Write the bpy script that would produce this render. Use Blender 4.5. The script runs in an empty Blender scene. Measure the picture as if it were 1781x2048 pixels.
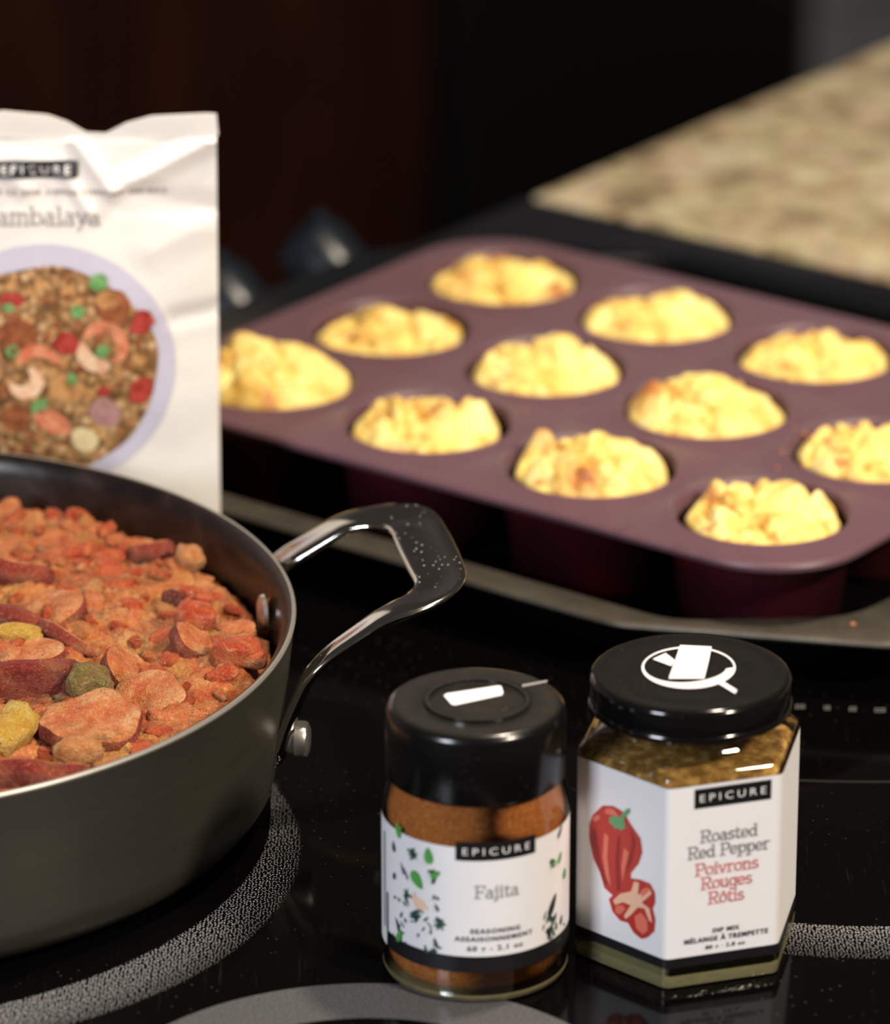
import bpy, bmesh, math, random
from mathutils import Vector, Matrix, noise
PI = math.pi
R = math.radians
S = bpy.context.scene
COL = S.collection

# ------------------------------------------------------------------ camera
CAM_H, PITCH, FPX = 0.72, R(21.8), 10000.0
cd = bpy.data.cameras.new('camera'); cam = bpy.data.objects.new('camera', cd); COL.objects.link(cam)
cam.location = (0, 0, CAM_H); cam.rotation_euler = (PI/2 - PITCH, 0, 0)
cd.sensor_fit = 'VERTICAL'; cd.sensor_height = 2048/FPX*100; cd.sensor_width = 1781/FPX*100; cd.lens = 100
cd.clip_start = .05; cd.clip_end = 50
cd.dof.use_dof = True; cd.dof.focus_distance = 1.635; cd.dof.aperture_fstop = 4.2; cd.dof.aperture_blades = 0
S.camera = cam

def lin(c):
    if isinstance(c, str): c = tuple(int(c[i:i+2], 16)/255 for i in (0, 2, 4))
    return tuple((x/12.92 if x <= .04045 else ((x+.055)/1.055)**2.4) for x in c) + (1,)

# ------------------------------------------------------------------ world and lights
w = bpy.data.worlds.new('room_light'); S.world = w; w.use_nodes = True
w.node_tree.nodes['Background'].inputs[0].default_value = (.9, .8, .72, 1)
w.node_tree.nodes['Background'].inputs[1].default_value = .045

def area(name, loc, target, size, power, color, shape='DISK', size_y=None):
    l = bpy.data.lights.new(name, 'AREA'); l.shape = shape; l.size = size
    if size_y: l.size_y = size_y
    l.energy = power; l.color = color
    o = bpy.data.objects.new(name, l); COL.objects.link(o); o.location = loc
    o.rotation_euler = (Vector(target)-Vector(loc)).to_track_quat('-Z', 'Y').to_euler()
    return o
area('ceiling_light_over_stove', (.42, 1.66, 1.55), (.0, 1.6, 0), .13, 19, (1, .86, .68))
area('ceiling_light_right', (1.38, .30, 1.58), (0, 1.6, .05), .26, 46, (1, .86, .70))
area('window_light', (-1.3, -.2, 1.0), (0, 1.6, 0), .5, 30, (.86, .91, 1), 'RECTANGLE', .7)

S.view_settings.view_transform = 'Standard'; S.view_settings.look = 'None'
S.view_settings.gamma = 1; S.view_settings.use_curve_mapping = False
S.view_settings.exposure = 0.35

# ------------------------------------------------------------------ pixel to point helper
def at(px, py, z=0.0):
    X, Y = px-1781/2, py-1024
    dx = X/FPX; dy = math.cos(PITCH)-Y/FPX*math.sin(PITCH); dz = -math.sin(PITCH)-Y/FPX*math.cos(PITCH)
    t = (z-CAM_H)/dz
    return Vector((dx*t, dy*t, z))

# local frame of the stove and the muffin tray
YAW = R(-36.87)
E1 = Vector((math.cos(YAW), math.sin(YAW), 0)); E2 = Vector((-E1.y, E1.x, 0))
ORG = Vector((-.0673, 1.8209, 0))
def loc2(x, y, z=0): return ORG + E1*x + E2*y + Vector((0, 0, z))
def tolocal(p): d = p-ORG; return d.dot(E1), d.dot(E2)

# ------------------------------------------------------------------ node materials
class NB:
    def __init__(s, name):
        s.m = bpy.data.materials.new(name); s.m.use_nodes = True; s.t = s.m.node_tree
        s.b = s.t.nodes['Principled BSDF']; s.out = s.t.nodes['Material Output']
    def n(s, typ, **k):
        nd = s.t.nodes.new(typ)
        for a, v in k.items(): setattr(nd, a, v)
        return nd
    def l(s, a, b): s.t.links.new(a, b)
    def coord(s, which='Object'): return s.n('ShaderNodeTexCoord').outputs[which]
    def mapping(s, vec, scale=(1, 1, 1), loc=(0, 0, 0), rot=(0, 0, 0)):
        m = s.n('ShaderNodeMapping'); s.l(vec, m.inputs[0]); m.inputs['Scale'].default_value = scale
        m.inputs['Location'].default_value = loc; m.inputs['Rotation'].default_value = rot
        return m.outputs[0]
    def noise(s, scale, detail=3, rough=.5, vec=None, out='Fac', dist=0):
        nd = s.n('ShaderNodeTexNoise'); nd.inputs['Scale'].default_value = scale; nd.inputs['Detail'].default_value = detail
        nd.inputs['Roughness'].default_value = rough; nd.inputs['Distortion'].default_value = dist
        s.l(vec if vec is not None else s.coord(), nd.inputs['Vector']); return nd.outputs[out]
    def voro(s, scale, vec=None, out='Distance', feature='F1', rnd=1, dims='3D'):
        nd = s.n('ShaderNodeTexVoronoi', feature=feature, voronoi_dimensions=dims); nd.inputs['Scale'].default_value = scale
        nd.inputs['Randomness'].default_value = rnd
        s.l(vec if vec is not None else s.coord(), nd.inputs['Vector']); return nd.outputs[out]
    def ramp(s, fac, stops, interp='LINEAR'):
        nd = s.n('ShaderNodeValToRGB'); cr = nd.color_ramp; cr.interpolation = interp
        while len(cr.elements) < len(stops): cr.elements.new(.5)
        for e, (p, c) in zip(cr.elements, stops):
            e.position = p; e.color = lin(c) if isinstance(c, str) else ((c, c, c, 1) if not isinstance(c, tuple) else c)
        s.l(fac, nd.inputs[0]); return nd.outputs[0]
    def mix(s, fac, a, b, mode='MIX'):
        nd = s.n('ShaderNodeMix', data_type='RGBA', blend_type=mode)
        for k, v in ((0, fac), (6, a), (7, b)):
            if hasattr(v, 'type') and hasattr(v, 'node'): s.l(v, nd.inputs[k])
            elif isinstance(v, str): nd.inputs[k].default_value = lin(v)
            else: nd.inputs[k].default_value = v
        return nd.outputs[2]
    def math(s, op, a, b=0.0, c=None):
        nd = s.n('ShaderNodeMath', operation=op)
        for k, v in enumerate((a, b) if c is None else (a, b, c)):
            if hasattr(v, 'node'): s.l(v, nd.inputs[k])
            else: nd.inputs[k].default_value = v
        return nd.outputs[0]
    def set(s, **k):
        names = dict(color='Base Color', rough='Roughness', metal='Metallic', spec='Specular IOR Level', ior='IOR', sss='Subsurface Weight',
                     sssr='Subsurface Radius', ssss='Subsurface Scale', coat='Coat Weight', coatr='Coat Roughness', trans='Transmission Weight', sheen='Sheen Weight')
        for a, v in k.items():
            i = s.b.inputs[names[a]]
            if hasattr(v, 'node'): s.l(v, i)
            elif isinstance(v, str): i.default_value = lin(v)
            else: i.default_value = v
        return s
    def bump(s, h, strength=.3, dist=.001, prev=None):
        nd = s.n('ShaderNodeBump'); nd.inputs['Strength'].default_value = strength; nd.inputs['Distance'].default_value = dist
        s.l(h, nd.inputs['Height'])
        if prev is not None: s.l(prev, nd.inputs['Normal'])
        s.l(nd.outputs[0], s.b.inputs['Normal']); return nd.outputs[0]

def flat(name, c, rough=.5, metal=0, var=.06, scale=300, **k):
    """plain colour with a faint procedural grain"""
    m = NB(name); c4 = lin(c) if isinstance(c, str) else c
    a = tuple(x*(1-var) for x in c4[:3])+(1,); b = tuple(min(1, x*(1+var)) for x in c4[:3])+(1,)
    m.set(color=m.mix(m.noise(scale), a, b), rough=rough, metal=metal, **k)
    return m.m

# ------------------------------------------------------------------ object helpers
def finish(name, me, mat, parent=None, smooth=True):
    o = bpy.data.objects.new(name, me); COL.objects.link(o)
    if mat is not None: me.materials.append(mat)
    if smooth:
        me.polygons.foreach_set('use_smooth', [True]*len(me.polygons))
        if smooth != 'all': me.set_sharp_from_angle(angle=R(38))
    if parent is not None: o.parent = parent; o.matrix_parent_inverse = Matrix.Translation(-parent.location) if parent.type == 'EMPTY' and parent.rotation_euler[2] == 0 else parent.matrix_basis.inverted()
    me.update(); return o
def meshob(name, verts, faces, mat, parent=None, smooth=True):
    me = bpy.data.meshes.new(name); me.from_pydata([tuple(v) for v in verts], [], faces); me.validate(verbose=False)
    return finish(name, me, mat, parent, smooth)
def bmob(name, bm, mat, parent=None, smooth=True):
    bmesh.ops.recalc_face_normals(bm, faces=bm.faces)
    me = bpy.data.meshes.new(name); bm.to_mesh(me); bm.free(); return finish(name, me, mat, parent, smooth)
def tag(o, label=None, cat=None, group=None, kind=None):
    if label: o['label'] = label
    if cat: o['category'] = cat
    if group: o['group'] = group
    if kind: o['kind'] = kind
    return o
def thing(name, label, cat, loc, group=None):
    o = bpy.data.objects.new(name, None); COL.objects.link(o); o.location = loc; o.empty_display_size = .02
    return tag(o, label, cat, group)
def lathe(profile, seg=96, center=(0, 0, 0), closed=False, a0=0, a1=2*PI):
    """profile: list of (r,z); returns verts, faces"""
    vs, fs = [], []; full = abs(a1-a0-2*PI) < 1e-6; n = seg if full else seg+1
    for (r, z) in profile:
        for k in range(n):
            a = a0+(a1-a0)*k/seg
            vs.append((center[0]+r*math.cos(a), center[1]+r*math.sin(a), center[2]+z))
    m = len(profile)
    for i in range(m if closed else m-1):
        j = (i+1) % m
        for k in range(seg):
            k2 = (k+1) % n
            fs.append((i*n+k, i*n+k2, j*n+k2, j*n+k))
    return vs, fs
def box_bm(bm, c, half, ex=E1, ey=E2, bevel=0, ez=Vector((0, 0, 1))):
    vs = []
    for i in (-1, 1):
        for j in (-1, 1):
            for k in (-1, 1):
                vs.append(bm.verts.new(Vector(c)+ex*(i*half[0])+ey*(j*half[1])+ez*(k*half[2])))
    f = [(0, 1, 3, 2), (4, 6, 7, 5), (0, 4, 5, 1), (2, 3, 7, 6), (0, 2, 6, 4), (1, 5, 7, 3)]
    fs = [bm.faces.new([vs[i] for i in q]) for q in f]
    if bevel:
        es = list({e for q in fs for e in q.edges})
        bmesh.ops.bevel(bm, geom=es, offset=bevel, segments=2, affect='EDGES', profile=.6)
def box(name, c, half, mat, parent=None, bevel=0, **k):
    bm = bmesh.new(); box_bm(bm, c, half, bevel=bevel, **k); return bmob(name, bm, mat, parent)
def prism(name, outline, z0, z1, mat, parent=None, hole=None):
    """solid between z0 and z1 over a closed outline of 2D points (world)"""
    bm = bmesh.new()
    if hole is None:
        a = [bm.verts.new((p[0], p[1], z0)) for p in outline]; b = [bm.verts.new((p[0], p[1], z1)) for p in outline]
        bm.faces.new(a); bm.faces.new(b); n = len(a)
        for i in range(n): bm.faces.new((a[i], a[(i+1) % n], b[(i+1) % n], b[i]))
    return bmob(name, bm, mat, parent)

# ================================================================== MATERIALS
def m_cooktop():
    m = NB('black_ceramic_glass'); P = m.coord('Object')
    sp = m.n('ShaderNodeSeparateXYZ'); m.l(P, sp.inputs[0]); x, y = sp.outputs[0], sp.outputs[1]
    def dist(cx, cy):
        dx = m.math('SUBTRACT', x, cx); dy = m.math('SUBTRACT', y, cy)
        return m.math('SQRT', m.math('ADD', m.math('MULTIPLY', dx, dx), m.math('MULTIPLY', dy, dy)))
    def sm(v, a, b):
        nd = m.n('ShaderNodeMapRange', interpolation_type='LINEAR'); m.l(v, nd.inputs[0])
        nd.inputs[1].default_value = a; nd.inputs[2].default_value = b; return nd.outputs[0]
    v = m.voro(900, rnd=.6, dims='2D')
    d1 = dist(-.1912, 1.4963); d1i = dist(-.2096, 1.5209)
    # ring round the burner under the pan: dots, large and crowded inside, small and sparse outside
    t1 = m.math('MULTIPLY', m.math('MULTIPLY', sm(d1, .1440, .1428), sm(d1i, .1506, .1514)),
                m.math('ADD', m.math('MULTIPLY', sm(d1, .1436, .1330), .10), m.math('ADD', .165, m.math('MULTIPLY', sm(x, -.07, -.15), .12))))
    dot1 = m.math('LESS_THAN', v, t1)
    # front burner: finely dotted grey field
    d2 = dist(-.0235, 1.3185); v2 = m.voro(1500, rnd=.8, dims='2D')
    dot2 = m.math('MULTIPLY', m.math('LESS_THAN', d2, .0834), m.math('ADD', .55, m.math('MULTIPLY', m.math('LESS_THAN', v2, .42), .45)))
    dot2 = m.math('MULTIPLY', dot2, m.math('GREATER_THAN', d2, .060))
    # right burner ring
    d3 = dist(.139, 1.571)
    t3 = m.math('MULTIPLY', m.math('MULTIPLY', sm(d3, .1525, .1518), sm(d3, .1288, .1296)), m.math('ADD', m.math('MULTIPLY', sm(d3, .1522, .130), .20), .15))
    dot3 = m.math('MULTIPLY', m.math('LESS_THAN', v, t3), m.math('GREATER_THAN', x, .085))
    line3 = m.math('MULTIPLY', m.math('LESS_THAN', m.math('ABSOLUTE', m.math('SUBTRACT', dist(.145, 1.80), .2480)), .0007), m.math('MULTIPLY', m.math('GREATER_THAN', x, .095), .10))
    mask = m.math('MAXIMUM', m.math('MAXIMUM', dot1, m.math('MULTIPLY', dot2, .45)), m.math('MAXIMUM', dot3, line3))
    # dust and wiping scratches
    dust = m.ramp(m.voro(110, rnd=1, dims='2D'), [(0.0, .9), (.030, .6), (.04, 0.0)])
    dustm = m.math('MULTIPLY', dust, m.ramp(m.noise(19, 2), [(.50, 0.0), (.62, 1.0)]))
    scr = m.noise(1.0, 4, .7, vec=m.mapping(P, scale=(900, 30, 1), rot=(0, 0, R(-12))))
    scr = m.math('MULTIPLY', m.ramp(scr, [(.60, 0.0), (.74, .05)]), m.ramp(m.noise(16, 2), [(.42, 0.0), (.62, 1.0)]))
    base = m.mix(m.math('ADD', m.math('MULTIPLY', dustm, .25), scr), (.0016, .0014, .0015, 1), '8c8880')
    m.set(color=m.mix(mask, base, '838283'), rough=m.math('ADD', .10, m.math('MULTIPLY', mask, .4)), spec=.13)
    return m.m
M = {}
M['glass_top'] = m_cooktop()
M['black_enamel'] = flat('black_enamel', '0b0a0a', .3)
M['knob'] = flat('blue_black_plastic', '12181f', .3)
M['steel_cap'] = flat('satin_steel', '9a958f', .35, 1)
def m_granite():
    m = NB('beige_granite')
    n1 = m.noise(30, 4, .6, dist=.8); n2 = m.noise(75, 4, .6); n3 = m.voro(140, out='Color')
    c = m.ramp(n1, [(.32, '4a3826'), (.42, '806a4c'), (.48, 'b0a07e'), (.58, 'cabd9c'), (.72, 'd6cdb4')])
    c2 = m.ramp(n2, [(.33, '4a3b2b'), (.45, '9b8a6c'), (.6, 'bcae90'), (.8, 'd8cdb6')])
    c = m.mix(.45, c, c2); c = m.mix(.10, c, n3, 'OVERLAY')
    m.set(color=c, rough=.25, spec=.4); return m.m
M['granite'] = m_granite()
def m_wood():
    m = NB('dark_cherry_wood'); v = m.mapping(m.coord(), scale=(14, 14, 1.6))
    c = m.ramp(m.noise(3, 5, .6, vec=v, dist=.7), [(.3, '1d0c07'), (.55, '32160c'), (.75, '3f1d10')])
    m.set(color=c, rough=.5, spec=.25); return m.m
M['wood'] = m_wood()
M['floor'] = flat('dark_floor', '1c120d', .6, scale=6, var=.4)
M['appliance'] = flat('black_appliance', '060505', .5)
M['wall'] = flat('grey_paint', '8d8a92', .7)
def m_sheet(is_rim):
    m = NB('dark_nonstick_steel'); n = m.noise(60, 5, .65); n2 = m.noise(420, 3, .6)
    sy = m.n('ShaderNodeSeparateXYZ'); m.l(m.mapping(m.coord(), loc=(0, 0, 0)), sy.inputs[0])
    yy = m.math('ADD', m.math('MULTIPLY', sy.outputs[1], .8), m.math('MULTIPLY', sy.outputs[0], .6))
    far = m.n('ShaderNodeMapRange'); m.l(m.math('ADD', yy, m.math('MULTIPLY', n, .06)), far.inputs[0]); far.inputs[1].default_value = 1.49; far.inputs[2].default_value = 1.58; far = far.outputs[0]  # rim colour goes to dark blue-grey towards the far side
    if is_rim: c = m.mix(n2, m.ramp(n, [(.3, '46413a'), (.6, '686258'), (.75, '7a7366')]), '575147'); c = m.mix(far, c, '12161b')
    else: c = m.ramp(n, [(.35, '030304'), (.7, '070708')])
    m.set(color=c, rough=.42 if is_rim else .38, metal=.55 if is_rim else .2)
    m.bump(n2, .25, .0004); return m.m
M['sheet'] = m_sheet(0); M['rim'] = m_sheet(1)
def m_silicone():
    m = NB('plum_silicone'); n = m.noise(900, 2, .7)
    spots = m.ramp(m.noise(70, 4, .6, dist=.4), [(.62, 0.0), (.72, 1.0)])
    c = m.mix(n, '563a43', '66464f'); c = m.mix(m.math('MULTIPLY', spots, .35), c, '3a1d26')
    m.set(color=c, rough=.42, spec=.45, sheen=.1); m.bump(n, .1, .0002); return m.m
M['silicone'] = m_silicone()
def m_cup():
    m = NB('glow_tinted_silicone'); m.set(color=m.mix(m.noise(500), '260b11', '311018'), rough=.4, spec=.3)  # shine-through red and shade under the flange put into the cup colour
    tr = m.n('ShaderNodeBsdfTranslucent'); tr.inputs[0].default_value = lin('ff2440'); mx = m.n('ShaderNodeMixShader'); mx.inputs[0].default_value = .16
    m.l(m.b.outputs[0], mx.inputs[1]); m.l(tr.outputs[0], mx.inputs[2]); m.l(mx.outputs[0], m.out.inputs[0]); return m.m
M['cup'] = m_cup()
def m_muffin():
    m = NB('egg_muffin_crumb')
    P = m.coord('Object')
    n = m.noise(55, 6, .62, dist=.5); n2 = m.noise(150, 4, .6)
    c = m.ramp(n, [(.29, 'a86a24'), (.37, 'd3a044'), (.44, 'e9c468'), (.54, 'f2d780'), (.72, 'f7e6a6')])
    brown = m.math('MULTIPLY', m.ramp(m.noise(85, 4, .6, dist=.9), [(.56, 0.0), (.66, 1.0)]), .8)
    c = m.mix(brown, c, 'b06a35')
    # browned where it stands highest against the tin edge
    at_ = m.n('ShaderNodeAttribute', attribute_name='browning'); c = m.mix(at_.outputs['Fac'], c, 'a8602a')
    m.set(color=c, rough=.48, spec=.5, sss=.12, sssr=(.004, .003, .001), ssss=1.0)
    m.bump(m.math('ADD', n2, m.math('MULTIPLY', m.noise(500, 3), .5)), .55, .0012); return m.m
M['muffin'] = m_muffin()
def m_anod():
    m = NB('hard_anodised_aluminium'); P = m.coord()
    n = m.noise(1.0, 4, .6, vec=m.mapping(P, scale=(25, 25, 260))); n2 = m.noise(1500, 2, .6)
    m.set(color=m.mix(n, '46443c', '514e45'), rough=m.math('ADD', .36, m.math('MULTIPLY', n, .12)), metal=.55, spec=.5)
    m.bump(n2, .12, .0002); return m.m
M['anod'] = m_anod()
def m_nonstick():
    m = NB('dark_nonstick_coating'); n = m.noise(45, 4, .6, dist=1.0)
    m.set(color=m.ramp(n, [(.4, '15100e'), (.62, '1d1310'), (.8, '45251a')]), rough=m.ramp(n, [(.4, .28), (.7, .42)]), spec=.5); return m.m
M['nonstick'] = m_nonstick()
M['rimmetal'] = flat('bare_rim_metal', 'a9a69f', .45, .7, .12, 900)
def m_steel():
    m = NB('polished_steel')
    d = m.ramp(m.voro(420, rnd=1), [(0, 1.0), (.13, 1.0), (.16, 0.0)])
    d = m.math('MULTIPLY', d, m.ramp(m.noise(45, 3), [(.5, 0.0), (.6, 1.0)]))
    m.set(color=m.mix(d, (.56, .53, .49, 1), (.95, .93, .9, 1)), metal=1, rough=m.math('ADD', m.math('MULTIPLY', m.noise(60, 3), .10), m.math('ADD', .06, m.math('MULTIPLY', d, .5))))
    m.bump(d, .5, .0004); return m.m
M['steel'] = m_steel()
M['rivet'] = flat('brushed_rivet', 'd0ccc6', .3, .9)
M['lid'] = None
def m_lid(rough, dust_light):
    m = NB('black_plastic_lid')
    d = m.ramp(m.voro(620, rnd=1), [(0, 1.0), (.10, .6), (.16, 0.0)]); d = m.math('MULTIPLY', d, m.ramp(m.noise(90, 3), [(.52, 0.0), (.66, 1.0)]))
    n = m.noise(130, 4, .6)
    haze = m.math('MULTIPLY', m.ramp(n, [(.3, .4), (.75, 1.0)]), .022*dust_light)
    g = m.n('ShaderNodeNewGeometry'); sz = m.n('ShaderNodeSeparateXYZ'); m.l(g.outputs['Normal'], sz.inputs[0]); upw = m.math('POWER', m.math('MAXIMUM', sz.outputs[2], 0.0), 8.0)
    haze = m.math('MULTIPLY', m.math('ADD', haze, .030*dust_light), upw)   # upward face greyed by dust, with overhead light put into the colour
    m.set(color=m.mix(m.math('ADD', haze, m.math('MULTIPLY', d, .35*dust_light)), '0b0a0a', '9b968a'), rough=rough, spec=.5); return m.m
M['lid'] = m_lid(.20, 1.6); M['lid2'] = m_lid(.11, .6)
def m_glass(name, tint):
    m = NB(name); g = m.n('ShaderNodeBsdfGlossy'); g.inputs['Roughness'].default_value = .03; g.inputs[0].default_value = (1, 1, 1, 1)
    t = m.n('ShaderNodeBsdfTransparent'); fr = m.n('ShaderNodeFresnel'); fr.inputs[0].default_value = 1.5
    wv = m.noise(60, 2); m.l(m.mix(wv, tuple(tint)+(1,), tuple(x*.96 for x in tint)+(1,)), t.inputs[0])
    mx = m.n('ShaderNodeMixShader'); m.l(fr.outputs[0], mx.inputs[0]); m.l(t.outputs[0], mx.inputs[1]); m.l(g.outputs[0], mx.inputs[2]); m.l(mx.outputs[0], m.out.inputs[0])
    return m.m
M['glass'] = m_glass('clear_jar_glass', (.93, .95, .90))
def m_base(name, c):
    m = NB(name); m.set(color=c, rough=.10, trans=.2, ior=1.45, spec=.6); m.bump(m.noise(160, 3), .5, .002); return m.m
M['glass_base'] = m_base('thick_green_glass', '757050'); M['glass_base2'] = m_base('thick_clear_glass', '6b6348')
def m_powder(cols, sc):
    m = NB('spice_powder'); n = m.noise(sc, 5, .7); n2 = m.noise(sc*.12, 3)
    c = m.ramp(n, [(.3, cols[0]), (.5, cols[1]), (.7, cols[2])]); c = m.mix(m.math('MULTIPLY', n2, .5), c, cols[1])
    m.set(color=c, rough=.8, spec=.2); m.bump(n, .6, .0008); return m.m
M['powder'] = m_powder(('6f3a1a', 'a6622e', 'cc8c4e'), 900)
M['dip'] = m_powder(('33210f', '8a6430', 'e6bd74'), 200)
M['paper'] = flat('label_paper', 'e3e2e4', .5, 0, .015, 200)
M['ink_black'] = flat('black_ink', '121014', .45)
M['ink_grey'] = flat('grey_ink', '969290', .5)
M['ink_dark'] = flat('charcoal_ink', '44424a', .5)
M['ink_red'] = flat('salmon_ink', 'd9827c', .5)
M['ink_white'] = flat('white_ink', 'e8e6e4', .5)
M['sticker'] = flat('bright_white_print', 'fbf7fa', .45, 0, .01)
M['herb1'] = flat('leaf_green_ink', '4e9a45', .5, 0, .25, 400)
M['herb2'] = flat('dark_green_ink', '1f4534', .5, 0, .3, 400)
M['herb3'] = flat('near_black_green_ink', '1a1f22', .5)
M['herb4'] = flat('peach_ink', 'eac4a8', .5)
M['pep1'] = flat('pepper_red_ink', 'b5322b', .45, 0, .12, 90)
M['pep2'] = flat('pepper_light_red_ink', 'd9705c', .45, 0, .12, 150)
M['pep3'] = flat('pepper_green_ink', '5f9a68', .45)
M['pep4'] = flat('pepper_cream_ink', 'e6b79b', .45)
M['pep5'] = flat('pepper_deep_red_ink', '8e1f1d', .45, 0, .12, 90)
def m_pouch():
    m = NB('white_foil_pouch'); m.set(color=m.mix(m.noise(40, 3), 'e6e2db', 'ece8e2'), rough=.34, spec=.5); m.bump(m.noise(55, 3, .5), .10, .004); return m.m
M['pouch'] = m_pouch()
M['lilac'] = flat('lilac_plate_ink', 'c6c3d3', .4)
def m_rice():
    m = NB('rice_photo_ink'); v = m.voro(330, out='Color'); d = m.voro(330)
    sx = m.n('ShaderNodeSeparateColor'); m.l(v, sx.inputs[0])
    c = m.ramp(sx.outputs[0], [(0, '5c3d22'), (.3, '9a7244'), (.55, 'bb9160'), (.8, 'd8b484'), (1, 'a0603c')])
    c = m.mix(m.ramp(d, [(.35, 0.0), (.75, .75)]), c, '4a2e18'); c = m.mix(m.math('MULTIPLY', m.noise(60, 3), .3), c, 'a07a4a')
    m.set(color=c, rough=.4); return m.m
M['rice'] = m_rice()
def ink(name, a, b, sc=120): 
    m = NB(name); n = m.noise(260, 4, .7); c = m.mix(m.ramp(n, [(.35, 0.0), (.6, 1.0)]), a, b); c = m.mix(m.ramp(m.noise(150, 3), [(.55, 0.0), (.72, .6)]), c, '7a4a2c')
    m.set(color=c, rough=.4); return m.m
M['shrimp_o'] = ink('shrimp_orange_ink', 'c9603f', 'e09872'); M['shrimp_w'] = ink('shrimp_white_ink', 'e0a078', 'ecd6b4')
M['saus_ink'] = ink('sausage_brown_ink', '6a3320', 'a5653e'); M['chick_ink'] = ink('chicken_tan_ink', 'b8834f', 'c99a62')
M['redp_ink'] = ink('red_pepper_photo_ink', '8e2420', 'bb4a40'); M['onion_ink'] = ink('green_onion_photo_ink', '4d8a48', '7fae70')
M['cream_ink'] = ink('cream_photo_ink', 'd2bd8a', 'dccb9c'); M['purple_ink'] = ink('onion_photo_ink', '9a6a68', 'b08a84')
def food(m, c, cover):
    """sauce film, chopped herbs, pepper grit and tiny wet glints over the food colour"""
    film = m.ramp(m.noise(75, 5, .68, dist=.8), [(.33, 'a83c1e'), (.42, 'd9703c'), (.52, 'e8985a'), (.62, 'f0b878'), (.72, 'f6d49a')])
    fm = m.math('MULTIPLY', m.ramp(m.noise(38, 4, .6, dist=.5), [(.40, 0.0), (.60, 1.0)]), cover)
    c = m.mix(fm, c, film)
    grain = m.noise(950, 3, .7); c = m.mix(m.ramp(grain, [(.40, .28), (.62, 0.0)]), c, '7c3a22'); c = m.mix(m.ramp(grain, [(.58, 0.0), (.72, .45)]), c, 'e8bf92')
    herbs = m.math('MULTIPLY', m.ramp(m.noise(34, 4, .6, dist=.5), [(.47, 0.0), (.60, 1.0)]), m.ramp(m.noise(430, 4, .75), [(.46, 0.0), (.57, .85)]))
    c = m.mix(m.math('MULTIPLY', herbs, min(1, cover*1.3)), c, '736640')
    bk = m.ramp(m.voro(300), [(0, 1.0), (.085, 1.0), (.12, 0.0)]); c = m.mix(m.math('MULTIPLY', bk, m.ramp(m.noise(50), [(.45, 0.0), (.55, .85)])), c, '2f2016')
    m.set(color=c, rough=m.ramp(m.noise(800, 2), [(.44, .12), (.58, .45)]), spec=.7, sss=.05, sssr=(.003, .001, .0007), ssss=1.0)
    m.bump(m.math('ADD', m.math('ADD', m.noise(1300, 3, .8), m.noise(380, 4, .7)), m.math('MULTIPLY', m.noise(140, 3), 1.5)), 1.0, .0019)
    return m.m
def m_stew():
    m = NB('tomato_stew_sauce')
    v = m.voro(80, vec=m.mapping(m.coord(), scale=(1, 1.3, 1)), out='Color'); s3 = m.n('ShaderNodeSeparateColor'); m.l(v, s3.inputs[0])
    c = m.ramp(s3.outputs[0], [(0, 'a02c14'), (.2, 'd45c2c'), (.42, 'e08446'), (.62, 'c8401e'), (.82, 'eab35c'), (1, 'a08a3c')])
    n = m.noise(60, 5, .65, dist=.7); c = m.mix(.5, c, m.ramp(n, [(.32, '8a1e0c'), (.42, 'c84a24'), (.52, 'de7e42'), (.68, 'ecac66')]))
    return food(m, c, .75)
M['stew'] = m_stew()
def m_piece(name, a, b, c_, cover=.35):
    m = NB(name); n = m.noise(130, 4, .6, dist=.5); c = m.ramp(n, [(.32, a), (.5, b), (.68, c_)])
    return food(m, c, cover)
M['saus_skin'] = m_piece('sausage_skin', '6e1c18', '8c2c26', 'a43e32', .25)
M['saus_face'] = m_piece('sausage_cut_face', 'ca5c34', 'e28650', 'f0b47c', .6)
M['tomato'] = m_piece('diced_tomato', 'b02c14', 'd4542c', 'e67c48', .6)
M['onion'] = m_piece('cooked_onion', 'cc7a40', 'dc9c5c', 'e8c084', .5)
M['potato'] = m_piece('yellow_pepper_piece', 'cf9a30', 'deb548', 'e8cb6a', .2)
M['olive'] = m_piece('green_pepper_piece', '5f5a2a', '7f7a40', '9a9358', .25)
M['bean'] = m_piece('dark_bean', '4a120e', '5e1a14', '7a2a1e', .1)

# ================================================================== SETTING
FL = -.90
tag(box('floor', loc2(.2, .6, FL-.01), (2.6, 2.8, .01), M['floor']), kind='structure')
tag(box('wall_back', loc2(-2.26, .9, .3), (.03, 2.6, 1.2), M['wall']), kind='structure')

# run of dark cabinets on the other side of the aisle
cab = thing('base_cabinet', 'dark brown wooden base cabinet across the aisle behind the white pouch', 'cabinet', loc2(-1.75, 1.44, FL))
box('body', loc2(-1.78, 1.44, FL+.46), (.30, .62, .44), M['wood'], cab, .003)
for k in range(3):
    y = 1.44-.41+.41*k
    d = box('door', loc2(-1.472, y, FL+.42), (.009, .19, .34), M['wood'], cab, .003)
    box('door_panel', loc2(-1.459, y, FL+.42), (.004, .125, .26), M['wood'], d, .003)
dw = thing('dishwasher', 'black dishwasher front in the dark beside the brown cabinet', 'dishwasher', loc2(-1.75, 2.37, FL))
box('body', loc2(-1.78, 2.37, FL+.46), (.30, .30, .44), M['appliance'], dw, .003)
box('door', loc2(-1.468, 2.37, FL+.43), (.012, .295, .34), M['appliance'], dw, .004)
box('handle', loc2(-1.43, 2.37, FL+.80), (.012, .22, .01), M['appliance'], dw, .004)
box('body', loc2(-1.468, 2.37, FL+.83), (.012, .295, .05), M['appliance'], dw, .004)
fr = thing('refrigerator', 'grey appliance side seen at top right corner beyond the granite', 'refrigerator', loc2(-1.8, 3.05, FL))
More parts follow.
